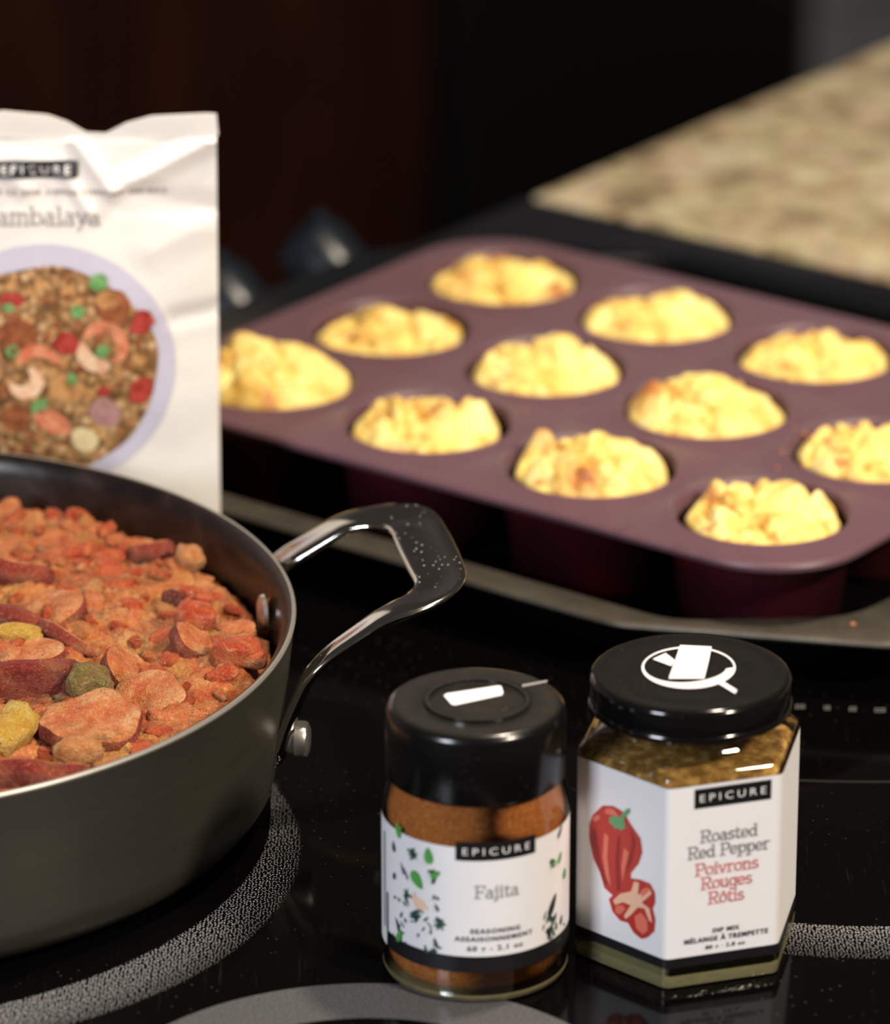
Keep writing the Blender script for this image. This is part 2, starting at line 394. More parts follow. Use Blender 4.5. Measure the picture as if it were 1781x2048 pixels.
M['fridge'] = flat('grey_steel_panel', '8c8b93', .5, .2)
box('body', loc2(-1.80, 3.05, FL+.85), (.34, .36, .84), M['fridge'], fr, .01)
box('door', loc2(-1.445, 3.05, FL+.95), (.014, .355, .72), M['fridge'], fr, .008)

# ================================================================== STOVE
X0, Y1 = -.138, .358       # front edge and the edge against the granite
stove = thing('stove', 'black glass cooktop range with dotted burner rings under the pans', 'stove', loc2(.15, 0, FL))
bm = bmesh.new()
cx, hx = (X0+.62)/2, (.62-X0)/2; cy, hy = (Y1-.62)/2, (Y1+.62)/2
box_bm(bm, loc2(cx, cy, -.003), (hx, hy, .003), bevel=.0012)
bmob('glass_surface', bm, M['glass_top'], stove, smooth=True)
box('body', loc2(cx+.01, cy, (FL+.05-.008)/2), (hx-.012, hy-.004, (-.008-FL-.05)/2), M['black_enamel'], stove, .003)
# sloping control panel at the front with its knobs
bm = bmesh.new(); pts = [(X0, -.002), (X0-.004, -.004), (X0-.045, -.050), (X0-.045, -.075), (X0, -.075)]
a = [bm.verts.new(loc2(p[0], cy-hy, p[1])) for p in pts]; b = [bm.verts.new(loc2(p[0], cy+hy, p[1])) for p in pts]
bm.faces.new(a); bm.faces.new(b)
for i in range(5): bm.faces.new((a[i], a[(i+1) % 5], b[(i+1) % 5], b[i]))
bmob('control_panel', bm, M['black_enamel'], stove)
kn_n = (-E1*.73+Vector((0, 0, 1))*.68).normalized()
def knob(y):
    c = loc2(X0-.020, y, -.021); q = kn_n.to_track_quat('Z', 'Y').to_matrix().to_4x4()
    vs, fs = lathe([(.0001, 0), (.0215, 0), (.0215, .006), (.018, .009), (.0172, .027), (.0155, .0300), (.010, .0306), (.0001, .0306)], 40)
    vs = [Matrix.Translation(c) @ q @ Vector(v) for v in vs]
    k = meshob('knob', vs, fs, M['knob'], stove)
    bm = bmesh.new(); ex = (q.to_3x3() @ Vector((1, 0, 0))); ey = (q.to_3x3() @ Vector((0, 1, 0)))
    box_bm(bm, c+kn_n*.033, (.0035, .016, .0035), ex, ey, .001, kn_n); bmob('grip', bm, M['knob'], k)
    vs, fs = lathe([(.0222, .0005), (.0232, .002), (.0222, .0045), (.0212, .0045)], 40)
    meshob('collar', [Matrix.Translation(c) @ q @ Vector(v) for v in vs], fs, M['steel_cap'], k)
for y in (.250, .180, -.02, -.25): knob(y)
# the small white printed marks on the glass
def flat_quads(name, quads, mat, parent, z0=.0, h=.00006):
    vs, fs = [], []
    for q in quads:
        n = len(vs); vs += [(p[0], p[1], z0+h) for p in q]; fs.append(tuple(range(n, n+len(q))))
    return meshob(name, vs, fs, mat, parent, False)
def pxq(x0, y0, x1, y1, z=0.0, sl=0):
    return [at(x0, y1, z), at(x1, y1, z), at(x1+sl, y0, z), at(x0+sl, y0, z)]
for grp in ([(1592, 3), (1599, 3), (1606, 3)], [(1650, 3), (1656, 4)], [(1700, 4), (1708, 4)], [(1751, 3), (1758, 4), (1766, 4)]):
    yb = 1413+(grp[0][0]-1590)*.045
    quads = []
    for x, wd in grp:
        quads += [pxq(x, yb-3, x+1.2, yb+4), pxq(x, yb-3, x+wd+1, yb-1.6), pxq(x, yb+2, x+wd+1, yb+3.5)]
    flat_quads('printed_mark', quads, M['ink_grey'], stove, 0, .00008)

# ================================================================== GRANITE COUNTERTOP
ct = thing('countertop', 'speckled beige granite countertop beyond the muffin tray', 'countertop', loc2(.3, .8, FL))
box('slab', loc2(X0+.45+.001, Y1+.003+.62, -.015), (.45, .62, .015), M['granite'], ct, .003)
box('cabinet_body', loc2(X0+.45+.03, Y1+.003+.62, (FL-.032)/2), (.42, .61, (-.032-FL)/2), M['wood'], ct, .003)

# ================================================================== BAKING SHEET
def rounded(pts, rad, seg=8):
    """round the corners of a closed polygon (2D)"""
    out = []; n = len(pts)
    rads = rad if isinstance(rad, (list, tuple)) else [rad]*n
    for i in range(n):
        p = Vector(pts[i]); a = Vector(pts[i-1])-p; b = Vector(pts[(i+1) % n])-p
        la, lb = a.length, b.length; a.normalize(); b.normalize(); ang = a.angle(b); rr = rads[i]
        d = min(rr/math.tan(ang/2), la*.49, lb*.49); rr = d*math.tan(ang/2)
        p0 = p+a*d; p1 = p+b*d
        cen = p+(a+b).normalized()*(rr/math.sin(ang/2))
        v0 = p0-cen; v1 = p1-cen; tot = v0.angle_signed(v1) if v0.length > 1e-9 else 0
        for k in range(seg+1):
            t = -tot*k/seg; cs, sn = math.cos(t), math.sin(t)
            out.append((cen.x+v0.x*cs-v0.y*sn, cen.y+v0.x*sn+v0.y*cs))
    return out
def ring_surface(rings, close=True):
    vs, fs = [], []; n = len(rings[0])
    for r_ in rings: vs += list(r_)
    for i in range(len(rings)-1):
        for k in range(n): fs.append((i*n+k, i*n+(k+1) % n, (i+1)*n+(k+1) % n, (i+1)*n+k))
    return vs, fs
sheet = thing('baking_sheet', 'dark non-stick baking sheet with wide grey rim under the muffin tray', 'baking sheet', loc2(.111, .108, 0))
ix0, ix1, iy0, iy1 = -.056, .2785, -.0555, .2725
ox0, ox1, oy0, oy1 = -.112, .3345, -.0700, .2865
inner = [(ix0+.02, iy0), (ix1-.052, iy0), (ix1-.003, iy0+.040), (ix1, iy0+.07), (ix1, iy1-.02), (ix1-.02, iy1), (ix0+.052, iy1), (ix0+.003, iy1-.040), (ix0, iy1-.07), (ix0, iy0+.02)]
outer = [(ox0+.03, oy0), (ox1-.122, oy0), (ox1-.030, oy0+.044), (ox1, oy0+.09), (ox1, oy1-.03), (ox1-.03, oy1), (ox0+.122, oy1), (ox0+.030, oy1-.044), (ox0, oy1-.09), (ox0, oy0+.03)]
ri = rounded(inner, .03); ro = rounded(outer, .03)
def insetp(pts, d):
    n = len(pts); out = []
    for i in range(n):
        a = Vector(pts[i-1]); b = Vector(pts[(i+1) % n]); t = (b-a).normalized(); nn = Vector((-t.y, t.x))
        out.append((pts[i][0]+nn.x*d, pts[i][1]+nn.y*d))
    return out
L3 = lambda pts, z: [loc2(p[0], p[1], z) for p in pts]
ZR = .022
# pan well (inside): walls and floor
rings = [L3(ri, ZR), L3(insetp(ri, .0015), ZR-.001), L3(insetp(ri, .004), .006), L3(insetp(ri, .007), .0035)]
vs, fs = ring_surface(rings); n = len(ri); fs.append(tuple(range(3*n, 4*n)))
k0 = len(vs); rings2 = [L3(insetp(ri, -.0012), ZR-.0015), L3(insetp(ri, .0028), .005), L3(insetp(ri, .006), .0022)]
v2, f2 = ring_surface(rings2); vs += v2; fs += [tuple(i+k0 for i in f) for f in f2]; fs.append(tuple(range(k0+2*n, k0+3*n)))
meshob('well', vs, fs, M['sheet'], sheet)
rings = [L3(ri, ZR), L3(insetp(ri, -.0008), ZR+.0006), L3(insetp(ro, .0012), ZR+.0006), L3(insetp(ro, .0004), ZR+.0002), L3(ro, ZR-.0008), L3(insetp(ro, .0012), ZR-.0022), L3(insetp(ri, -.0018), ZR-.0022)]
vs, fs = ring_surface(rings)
rm = meshob('rim', vs, fs, M['rim'], sheet); rm['label'] = 'grey flat rim'
# small baked-on crumb on the rim
def blob(name, c, r, mat, parent, seed=0, squash=.6, sub=2):
    bm = bmesh.new(); bmesh.ops.create_icosphere(bm, subdivisions=sub, radius=1)
    for v in bm.verts:
        k = 1+.35*noise.noise(v.co*1.6+Vector((seed*3.1, seed, 7))); v.co = Vector((v.co.x*r*k, v.co.y*r*k, v.co.z*r*k*squash))+Vector(c)
    return bmob(name, bm, mat, parent, 'all')
M['crumb'] = flat('brown_crumb', 'a5683f', .6)
c = at(1706, 1252, ZR+.0006); cb = blob('crumb', (c.x, c.y, c.z+.0007), .0012, M['crumb'], sheet, 3)

# ================================================================== SILICONE MUFFIN TRAY
ZM = .046; SP = .0760; TH = .0022
tray = thing('muffin_tray', 'plum silicone muffin tray holding twelve egg muffins', 'muffin tray', loc2(.114, .076, .0035))
mx0, mx1, my0, my1 = -.0475, .2730, -.0440, .1980
fl_out = rounded([(mx0, my0), (mx1, my0), (mx1, my1), (mx0, my1)], .036, 14)
def ray_to_poly(c, ang, poly):
    d = Vector((math.cos(ang), math.sin(ang))); best = 1e9
    n = len(poly)
    for i in range(n):
        a = Vector(poly[i])-Vector(c); b = Vector(poly[(i+1) % n])-Vector(c); e = b-a
        den = d.x*e.y-d.y*e.x
        if abs(den) < 1e-12: continue
        t = (a.x*e.y-a.y*e.x)/den; u = (a.x*d.y-a.y*d.x)/den
        if t > 0 and -1e-6 <= u <= 1+1e-6: best = min(best, t)
    return best
def in_corner(x, y): return x, y
RC = .0335   # cup mouth with its rounded lip
FV, FF = [], []
NS = 96
for i in range(4):
    for j in range(3):
        cx_, cy_ = i*SP, j*SP
        x0 = mx0 if i == 0 else cx_-SP/2; x1 = mx1 if i == 3 else cx_+SP/2
        y0 = my0 if j == 0 else cy_-SP/2; y1 = my1 if j == 2 else cy_+SP/2
        poly = [(x0, y0), (x1, y0), (x1, y1), (x0, y1)]
        # clip by the rounded outline where this is a corner cell
        angs = sorted([2*PI*k/NS for k in range(NS)]+[math.atan2(p[1]-cy_, p[0]-cx_) % (2*PI) for p in poly])
        base = len(FV); m_ = len(angs)
        def edge(ang):
            t = min(ray_to_poly((cx_, cy_), ang, poly), ray_to_poly((cx_, cy_), ang, fl_out) if (i in (0, 3) or j in (0, 2)) else 1e9)
            return t
        for s in (0, 1, 2):
            for a_ in angs:
                t = edge(a_); r_ = (RC, RC+(t-RC)*.12 if t > RC else RC, max(t, RC+.0001))[s]
                FV.append(loc2(cx_+r_*math.cos(a_), cy_+r_*math.sin(a_), ZM+(.0007 if s == 0 else (.0002 if s == 1 else 0))))
        kk = len(FV); v2, f2 = lathe([(RC, .0007), (RC-.0006, .0009), (RC-.0014, .0003), (RC-.0020, -.0015), (RC-.0024, -.0040), (RC-.0021, -.0040)], 72)
        pc = loc2(cx_, cy_, ZM); FV += [Vector(v)+pc for v in v2]; FF += [tuple(a+kk for a in f) for f in f2]
        for s in (0, 1):
            for k in range(m_): FF.append((base+s*m_+k, base+s*m_+(k+1) % m_, base+(s+1)*m_+(k+1) % m_, base+(s+1)*m_+k))
# rolled outer edge
rings = [L3(fl_out, ZM), L3(insetp(fl_out, -.0012), ZM-.0005), L3(insetp(fl_out, -.0018), ZM-.0016), L3(insetp(fl_out, -.0012), ZM-.0034), L3(insetp(fl_out, .001), ZM-.0036), L3(insetp(fl_out, .002), ZM-.0026)]
v2, f2 = ring_surface(rings); k0 = len(FV); FV += v2; FF += [tuple(q+k0 for q in f) for f in f2]
meshob('flange', FV, FF, M['silicone'], tray)
cup_prof = [(RC-.0004, -.0007), (RC-.0014, -.0012), (RC-.0026, -.008), (RC-.0044, -.022), (RC-.0062, -.0365), (RC-.0085, -.0395), (.0001, -.0400),
            (.0001, -.0415), (RC-.0075, -.0413), (RC-.0042, -.0375), (RC-.0008, -.010), (RC+.0001, -.003), (RC+.0004, -.0006)]
cup_mesh = None
for i in range(4):
    for j in range(3):
        p = loc2(i*SP, j*SP, ZM)
        if cup_mesh is None:
            vs, fs = lathe(cup_prof, 72); o = meshob('cup', vs, fs, M['cup'], None); cup_mesh = o.data
        else: o = bpy.data.objects.new('cup', cup_mesh); COL.objects.link(o)
        o.parent = tray; o.location = p-tray.location; o['label'] = 'cup well with red shine-through light in its colour'

# ------------------------------------------------------------------ egg muffins
CUPS = {}
def muffin(i, j, h, label, seed, lumps, dx=0, dy=0, rr=.0290, rough=1.0, brown=()):
    """polar height field dome over a tapering stump; lumps (x,y,height,radius) in the camera's right/away axes, metres"""
    c = loc2(i*SP, j*SP, 0); c = Vector((c.x+dx, c.y+dy, 0)); NA, NR = 120, 34
    vs, fs, br = [], [], []
    def rim_r(a):
        d = Vector((math.cos(a), math.sin(a), 0)); return rr*(1+.045*noise.noise(d*1.7+Vector((seed, 0, 0)))+.025*noise.noise(d*5+Vector((0, seed, 0))))
    for k in range(NR+1):
        t = k/NR
        for q in range(NA):
            a = 2*PI*q/NA; r_ = rim_r(a)*t; x, y = r_*math.cos(a), r_*math.sin(a)
            P = Vector((x, y, seed*.37))
            z = (h-.0045)*(max(0, 1-t**2.8))**.6
            g = 0
            for (lx, ly, lh, lr) in lumps:
                g += lh*.62*math.exp(-((x-lx)**2+(y-ly)**2)/(lr*lr))
            env = min(1, (1-t)*5)*.85+.15
            z += g*min(1, (1-t)*6)
            nz = .0050*noise.noise(P*58)+.0016*noise.noise(P*120+Vector((5, 0, 0)))+.0008*noise.noise(P*260)
            cr = noise.voronoi(P*64+Vector((.7*noise.noise(P*60), .7*noise.noise(P*60+Vector((3, 1, 0))), 0)))[0]; q_ = min((cr[1]-cr[0])*2.0, 1); nz += .0048*(1-(1-q_)**2.2-.55)
            z += nz*env*rough
            z = max(z, -.004)
            b = 0
            for (lx, ly, lr) in brown: b = max(b, math.exp(-((x-lx)**2+(y-ly)**2)/(lr*lr)))
            vs.append((x, y, ZM-.0030+z)); br.append(b)
    for k in range(NR):
        for q in range(NA):
            fs.append((k*NA+q, k*NA+(q+1) % NA, (k+1)*NA+(q+1) % NA, (k+1)*NA+q))
    base = NR*NA; prev = base
    for (f_, z) in ((1.0, -.004), (.96, -.012), (.84, -.034), (.78, -.0372)):
        st = len(vs)
        for q in range(NA):
            a = 2*PI*q/NA; r_ = min(rim_r(a), RC-.0030)*f_; vs.append((r_*math.cos(a), r_*math.sin(a), ZM+z)); br.append(.2)
        for q in range(NA): fs.append((prev+q, prev+(q+1) % NA, st+(q+1) % NA, st+q))
        prev = st
    fs.append(tuple(reversed([prev+q for q in range(NA)])))
    o = meshob('egg_muffin', vs, fs, M['muffin'], None, 'all'); o.location = (c.x, c.y, 0)
    at_ = o.data.attributes.new('browning', 'FLOAT', 'POINT'); at_.data.foreach_set('value', [min(1, b_) for b_ in br])
    return tag(o, label, 'muffin', 'egg muffins in the plum tray')
mm = .001
muffin(3, 0, 12*mm, 'lumpy yellow egg muffin with brown bits in the tray corner cup nearest the hexagonal jar', 1, [(2*mm, 6*mm, 5*mm, 12*mm), (-14*mm, 9*mm, 4*mm, 7*mm), (16*mm, 4*mm, 5*mm, 8*mm)], 0, -.0006, .0281, 1.35, [(-18*mm, 10*mm, 4*mm)])
muffin(2, 0, 13*mm, 'yellow egg muffin with one browned tip at its back left, beside the corner muffin', 2, [(10*mm, 6*mm, 5*mm, 10*mm), (-18*mm, 14*mm, 8*mm, 5*mm), (4*mm, 0, 3*mm, 12*mm)], 0, -.0006, .0280, 1.1, [(-18*mm, 15*mm, 6*mm), (-4*mm, -20*mm, 7*mm)])
muffin(1, 0, 10*mm, 'flat ragged egg muffin, second from the white pouch along the tray edge', 3, [(0, 4*mm, 3*mm, 14*mm), (-16*mm, -4*mm, 3*mm, 8*mm), (16*mm, -6*mm, 3*mm, 7*mm)], -.001, -.0006, .0283, 1.3, [(-8*mm, -24*mm, 5*mm), (4*mm, 0, 5*mm)])
muffin(0, 0, 17*mm, 'tall rounded egg muffin partly hidden by the edge of the white pouch', 4, [(-14*mm, 10*mm, 9*mm, 7*mm), (6*mm, 2*mm, 4*mm, 14*mm)], 0, 0, .0302, .8, [(-13*mm, 13*mm, 5*mm)])
muffin(0, 1, 8*mm, 'low wide egg muffin with a pointed crest, back row nearest the pouch', 5, [(12*mm, 8*mm, 7*mm, 11*mm), (24*mm, -7*mm, 4*mm, 5*mm), (-8*mm, 2*mm, 2*mm, 10*mm)], 0, 0, .0284, .9, [(14*mm, 12*mm, 4*mm)])
muffin(1, 1, 9*mm, 'pale egg muffin with a notch on its left, in the very middle of the tray', 6, [(6*mm, 4*mm, 10*mm, 13*mm), (-19*mm, -2*mm, 6*mm, 6*mm)], 0, 0, .0288, .9)
muffin(2, 1, 12*mm, 'tallest peaked egg muffin with a brown left shoulder in the middle row', 7, [(3*mm, 5*mm, 10*mm, 12*mm), (-19*mm, 4*mm, 9*mm, 7*mm), (16*mm, -2*mm, 5*mm, 9*mm)], 0, 0, .0295, .9, [(-22*mm, 3*mm, 6*mm), (-6*mm, -12*mm, 3*mm)])
muffin(3, 1, 10*mm, 'egg muffin with dark bits cut by the right frame edge, middle row end', 8, [(6*mm, 6*mm, 7*mm, 12*mm), (-10*mm, 4*mm, 4*mm, 9*mm)], .0005, 0, .0290, 1.3, [(-12*mm, -14*mm, 4*mm)])
muffin(0, 2, 9*mm, 'flat-topped egg muffin in the farthest corner cup of the tray', 9, [(-8*mm, 6*mm, 5*mm, 10*mm), (10*mm, 8*mm, 5*mm, 10*mm), (0, -2*mm, 2*mm, 14*mm)], 0, 0, .0290, .9, [(22*mm, -12*mm, 6*mm), (-2*mm, 22*mm, 5*mm)])
muffin(1, 2, 10*mm, 'smooth twin-peaked egg muffin in the far row, near the granite', 10, [(-4*mm, 6*mm, 6*mm, 10*mm), (12*mm, 6*mm, 4*mm, 8*mm)], 0, 0, .0290, .7)
muffin(2, 2, 8*mm, 'egg muffin with a small brown crest in the far row, right of the twin-peaked one', 11, [(4*mm, 8*mm, 8*mm, 9*mm), (-12*mm, 2*mm, 3*mm, 9*mm), (22*mm, -6*mm, 3*mm, 5*mm)], 0, 0, .0288, 1.0, [(5*mm, 11*mm, 4*mm)])
muffin(3, 2, 9*mm, 'egg muffin just outside the right frame edge in the far row', 12, [(2*mm, 5*mm, 6*mm, 10*mm)], 0, 0, .0288, .9)
# crumbs on the tray
for (px, py, r_) in ((1052, 822, .0010), (1590, 858, .0009), (1610, 868, .0014), (1565, 905, .0012), (1556, 938, .0010), (1075, 870, .0008)):
    p = at(px, py, ZM+.0003); o = blob('crumb', (p.x, p.y, ZM+.0006), r_, M['crumb'], None, px, .5, 1)
    tag(o, 'tiny brown crumb lying on the plum tray between the cups', 'crumb', 'crumbs on the muffin tray')

# ================================================================== SAUTE PAN
PC = Vector((-.2085, 1.5409, 0)); PR_ = .1586; ZP = .0660
pan = thing('saute_pan', 'wide grey anodised saute pan full of red jambalaya', 'pan', (PC.x, PC.y, 0))
prof_o = [(.0001, .0012), (PR_-.030, .0010), (PR_-.018, .0014), (PR_-.0115, .0040), (PR_-.0078, .0090), (PR_-.0062, .0160), (PR_-.0045, .0300), (PR_-.0022, .0500), (PR_-.0006, .0630), (PR_-.0002, ZP-.0008)]
vs, fs = lathe(prof_o, 180, (PC.x, PC.y, 0)); meshob('body', vs, fs, M['anod'], pan)
vs, fs = lathe([(PR_-.0002, ZP-.0008), (PR_, ZP), (PR_-.0004, ZP+.0007), (PR_-.0010, ZP+.0008), (PR_-.0014, ZP+.0007)], 180, (PC.x, PC.y, 0))
r_o = meshob('rim', vs, fs, M['rimmetal'], pan); r_o['label'] = 'bright worn metal rim'
vs, fs = lathe([(PR_-.0014, ZP+.0007), (PR_-.0022, ZP+.0003), (PR_-.0030, ZP-.0006), (PR_-.0042, ZP-.0020), (PR_-.0054, ZP-.006), (PR_-.0066, .050), (PR_-.0085, .030), (PR_-.0105, .016), (PR_-.016, .0065), (PR_-.030, .005), (.0001, .005)], 180, (PC.x, PC.y, 0))
r_o = meshob('inner_wall', vs, fs, M['nonstick'], pan); r_o['label'] = 'dark non-stick inside'
# loop handle: a bent flat plate with a hole; built from a strip swept round the loop
PHI = R(10.6); ER = Vector((math.cos(PHI), math.sin(PHI), 0)); ET = Vector((-ER.y, ER.x, 0))
KU = [-.0020, -.0005, .0015, .006, .012, .030, .055, .072]; KZ = [.0190, .031, .0405, .0500, .0580, .0705, .0772, .0790]
KS = [0, .012, .0217, .0322, .0422, .0641, .0900, .1071]  # developed length
def lerp(x, xs, ys):
    if x <= xs[0]: return ys[0]
    for i in range(len(xs)-1):
        if x <= xs[i+1]:
            t = (x-xs[i])/(xs[i+1]-xs[i]); return ys[i]*(1-t)+ys[i+1]*t
    return ys[-1]
def smoothl(x, xs, ys, w=.004): return (lerp(x-w, xs, ys)+lerp(x-w/2, xs, ys)+lerp(x, xs, ys)+lerp(x+w/2, xs, ys)+lerp(x+w, xs, ys))/5
def hpos(s, v, off=0.0):
    u = smoothl(s, KS, KU); z = smoothl(s, KS, KZ); b = max(0, min(1, u/.05))
    rw = lerp(z, [.0, .016, .03, .05, .066], [PR_-.0085, PR_-.0060, PR_-.0043, PR_-.0020, PR_])+.0016
    r0 = rw if u < .004 else PR_-.002+(0)
    r0 = rw*(1-min(1, max(0, u)/.006))+(PR_-.003)*min(1, max(0, u)/.006)
    e = 1e-4; u2 = smoothl(s+e, KS, KU); z2 = smoothl(s+e, KS, KZ); tu, tz = (u2-u), (z2-z); l = math.hypot(tu, tz) or 1
    nu, nz = tz/l, -tu/l   # outward/down normal of the sheet
    rad = math.sqrt(max(1e-9, r0*r0-v*v))*(1-b)+r0*b+u
    return PC+ER*(rad+nu*off)+ET*v+Vector((0, 0, z+nz*off))
# centre line of the loop in (s, v) with half width and thickness
path = []
def loop_pts():
    pts = []
    for k in range(31):    # front strap outwards
        s = .0735*k/30; t = s/.09; pts.append((s*.9, -(.0465+(.0405-.0465)*min(1, t)), .0072-.0006*math.sin(PI*min(1, s/.07))))
    for k in range(1, 12):  # corner
        a = PI/2*k/12; s = .0662+.0190*math.sin(a); v = -(.0412-.0190*(1-math.cos(a))); pts.append((s, v, .0074+.0016*math.sin(a)))
    for k in range(0, 21): # grip
        v = -.0222+.0444*k/20; pts.append((.0852, v, .0090+.0006*math.cos(v/.0222*PI/2)))
    return pts
half = loop_pts()
pts = half[:-10]; mir = [(s, -v, w) for (s, v, w) in reversed(half[:42-1])]
pts = half + mir
N = len(pts); NC = 16; V3 = []
for k, (s, v, hw) in enumerate(pts):
    a = pts[max(0, k-1)]; b = pts[min(N-1, k+1)]; t = Vector((b[0]-a[0], b[1]-a[1]))
    if t.length < 1e-9: t = Vector((0, 1))
    t.normalize(); nn = Vector((-t.y, t.x)); endt = min(1, (min(k, N-1-k)+.4)/3)**.5
    for q in range(NC):
        th = 2*PI*q/NC; cw = math.cos(th); sw = math.sin(th)
        wv = hw*endt*(abs(cw)**.75)*(1 if cw > 0 else -1); tk = (.0021+.0012*max(0, 1-s/.04))*(abs(sw)**.8)*(1 if sw > 0 else -1)*endt
        grip = max(0, min(1, (s-.070)/.012)); dish = .0022*grip*(1-(wv/max(hw, 1e-6))**2)   # hollowed grip
        V3.append(hpos(s+nn.x*wv, v+nn.y*wv, .0012-.0012*max(0, 1-s/.04)+tk+dish))
F3 = []
for k in range(N-1):
    for q in range(NC): F3.append((k*NC+q, k*NC+(q+1) % NC, (k+1)*NC+(q+1) % NC, (k+1)*NC+q))
F3.append(tuple(range(NC))); F3.append(tuple(reversed(range((N-1)*NC, N*NC))))
hd = meshob('handle', V3, F3, M['steel'], pan, 'all'); hd['label'] = 'polished steel loop handle'
def rivet(v, z, inner=False, r=.0063):
    a = math.asin(v/PR_)+PHI; n_ = Vector((math.cos(a), math.sin(a), 0))
    if inner: n_ = -n_; c = PC-n_*(PR_-.0085); c.z = z
    else: c = PC+n_*(PR_-.0005); c.z = z
    q = n_.to_track_quat('Z', 'Y').to_matrix().to_4x4()
    pf = [(r*.8, -.002), (r*.8, .0012), (r, .0016), (r, .0044), (r*.93, .0054), (r*.7, .0061), (r*.35, .0064), (.0001, .0065)] if not inner else [(r*1.15, -.0005), (r*1.1, .0008), (r*.75, .0017), (r*.35, .0020), (.0001, .0021)]
    vs, fs = lathe(pf, 32); return meshob('rivet', [Matrix.Translation(c) @ q @ Vector(p) for p in vs], fs, M['rivet'], hd if not inner else pan)
for v in (-.0462, .0462): rivet(v, .0290); 
rivet(.006, .0535, True, .0055)

# ------------------------------------------------------------------ stew
def stew_h(x, y):
    """height of the stew surface above the stove at a point relative to the pan centre"""
    r_ = math.hypot(x, y)
    P = Vector((x, y, .3)); e = max(0, min(1, (PR_-.010-r_)/.012))
    z = .0532+.0030*(1-(r_/PR_)**2)+.0040*noise.noise(P*28)
    a = noise.voronoi(P*62)[0]; z += .0042*(.55-min(a[0]*1.25, .9))
    b = noise.voronoi(P*135+Vector((9, 0, 0)))[0]; z += .0020*(.45-b[0])
    z += .0016*noise.noise(P*230)+.0011*noise.noise(P*520)+.0006*noise.noise(P*900)
    return z-(1-e)**2*.006
NR, NA = 250, 460; vs, fs = [], []; rad = PR_-.0088
for k in range(NR+1):
    t = (k/NR); r_ = rad*t**.75
    for q in range(NA):
        a = 2*PI*q/NA; x, y = r_*math.cos(a), r_*math.sin(a); vs.append((PC.x+x, PC.y+y, stew_h(x, y)))
for k in range(NR):
    for q in range(NA): fs.append((k*NA+q, k*NA+(q+1) % NA, (k+1)*NA+(q+1) % NA, (k+1)*NA+q))
st = len(vs); vs += [(PC.x+(rad-.006)*math.cos(2*PI*q/NA), PC.y+(rad-.006)*math.sin(2*PI*q/NA), .020) for q in range(NA)]
for q in range(NA): fs.append((NR*NA+q, NR*NA+(q+1) % NA, st+(q+1) % NA, st+q))
st2 = len(vs); vs += [(PC.x+(rad-.024)*math.cos(2*PI*q/NA), PC.y+(rad-.024)*math.sin(2*PI*q/NA), .0055) for q in range(NA)]
for q in range(NA): fs.append((st+q, st+(q+1) % NA, st2+(q+1) % NA, st2+q))
fs.append(tuple(reversed(range(st2, st2+NA))))
o = meshob('jambalaya', vs, fs, M['stew'], None, 'all'); tag(o, 'thick red tomato and rice stew filling the pan', 'stew', kind='stuff')
def surf(px, py):
    z = .055
    for _ in range(6):
        p = at(px, py, z); z = .6*z+.4*stew_h(p.x-PC.x, p.y-PC.y)
    p = at(px, py, z); return Vector((p.x, p.y, stew_h(p.x-PC.x, p.y-PC.y)))
# sausage slices: disc with skin, tilted
def slice_mesh(r=.0115, th=.0055, seed=0, oval=1.0):
    NAq = 40; prof = [(.0001, th/2), (r*.2, th/2), (r*.4, th/2+.0002), (r*.6, th/2+.0003), (r*.75, th/2+.0002), (r*.88, th/2), (r*.97, th/2-.0008)]
    side = [(r, th/2-.0016), (r*1.01, 0), (r, -th/2+.0014), (r*.9, -th/2), (.0001, -th/2)]
    def mk(pf):
        v, f = lathe(pf, NAq); out = []
        for p in v:
            P = Vector(p); k = 1+.16*noise.noise(Vector((p[0]*110, p[1]*110, seed))); out.append((p[0]*k*oval, p[1]*k/oval, p[2]+.0030*noise.noise(Vector((p[0]*75, p[1]*75, seed+3)))))
        return out, f
    return mk(prof), mk([prof[-1]]+side)
def sausage(px, py, r, th, tilt, az, label, up=0.0, oval=1.0, seed=0):
    c = surf(px, py); c.z += up
    t = thing('sausage_slice', label, 'sausage', c, 'sausage slices in the stew')
    rot = Matrix.Rotation(az, 4, 'Z') @ Matrix.Rotation(tilt, 4, 'X')
    (v1, f1), (v2, f2) = slice_mesh(r, th, seed, oval)
    for nm, v, f, mt in (('cut_face', v1, f1, M['saus_face']), ('skin', v2, f2, M['saus_skin'])):
        o = bpy.data.objects.new(nm, bpy.data.meshes.new(nm)); o.data.from_pydata([tuple(rot @ Vector(p)) for p in v], [], f)
        o.data.materials.append(mt); o.data.polygons.foreach_set('use_smooth', [True]*len(f)); COL.objects.link(o); o.parent = t
    return t
G = R
sausage(185, 1462, .0158, .007, G(9), G(20), 'large round sausage slice lying face up near the front rim', .0022, 1.08, 1)
sausage(300, 1402, .0122, .006, G(26), G(-40), 'sausage slice tilted beside the green pepper piece', .0008, 1.1, 2)
sausage(66, 1386, .0170, .006, G(-66), G(14), 'dark red sausage slice on edge, long skin showing, left of green pepper piece', .0002, 1.3, 3)
sausage(250, 1345, .0092, .007, G(34), G(60), 'small dark sausage end standing behind the green pepper piece', .0004, 1.0, 4)
sausage(60, 1560, .0165, .007, G(-50), G(6), 'curved sausage slice pressed against the front rim at lower left', -.0016, 1.25, 5)
sausage(125, 1283, .0095, .005, G(-52), G(-35), 'short curved dark red sausage sliver left of the centre', .0002, 1.3, 6)
sausage(50, 1312, .0118, .006, G(10), G(10), 'seasoned round sausage slice at the left frame edge, mid height', .0002, 1.15, 7)
sausage(25, 1246, .0105, .006, G(-62), G(-20), 'thin dark sausage edge near the left frame edge', .0002, 1.25, 8)
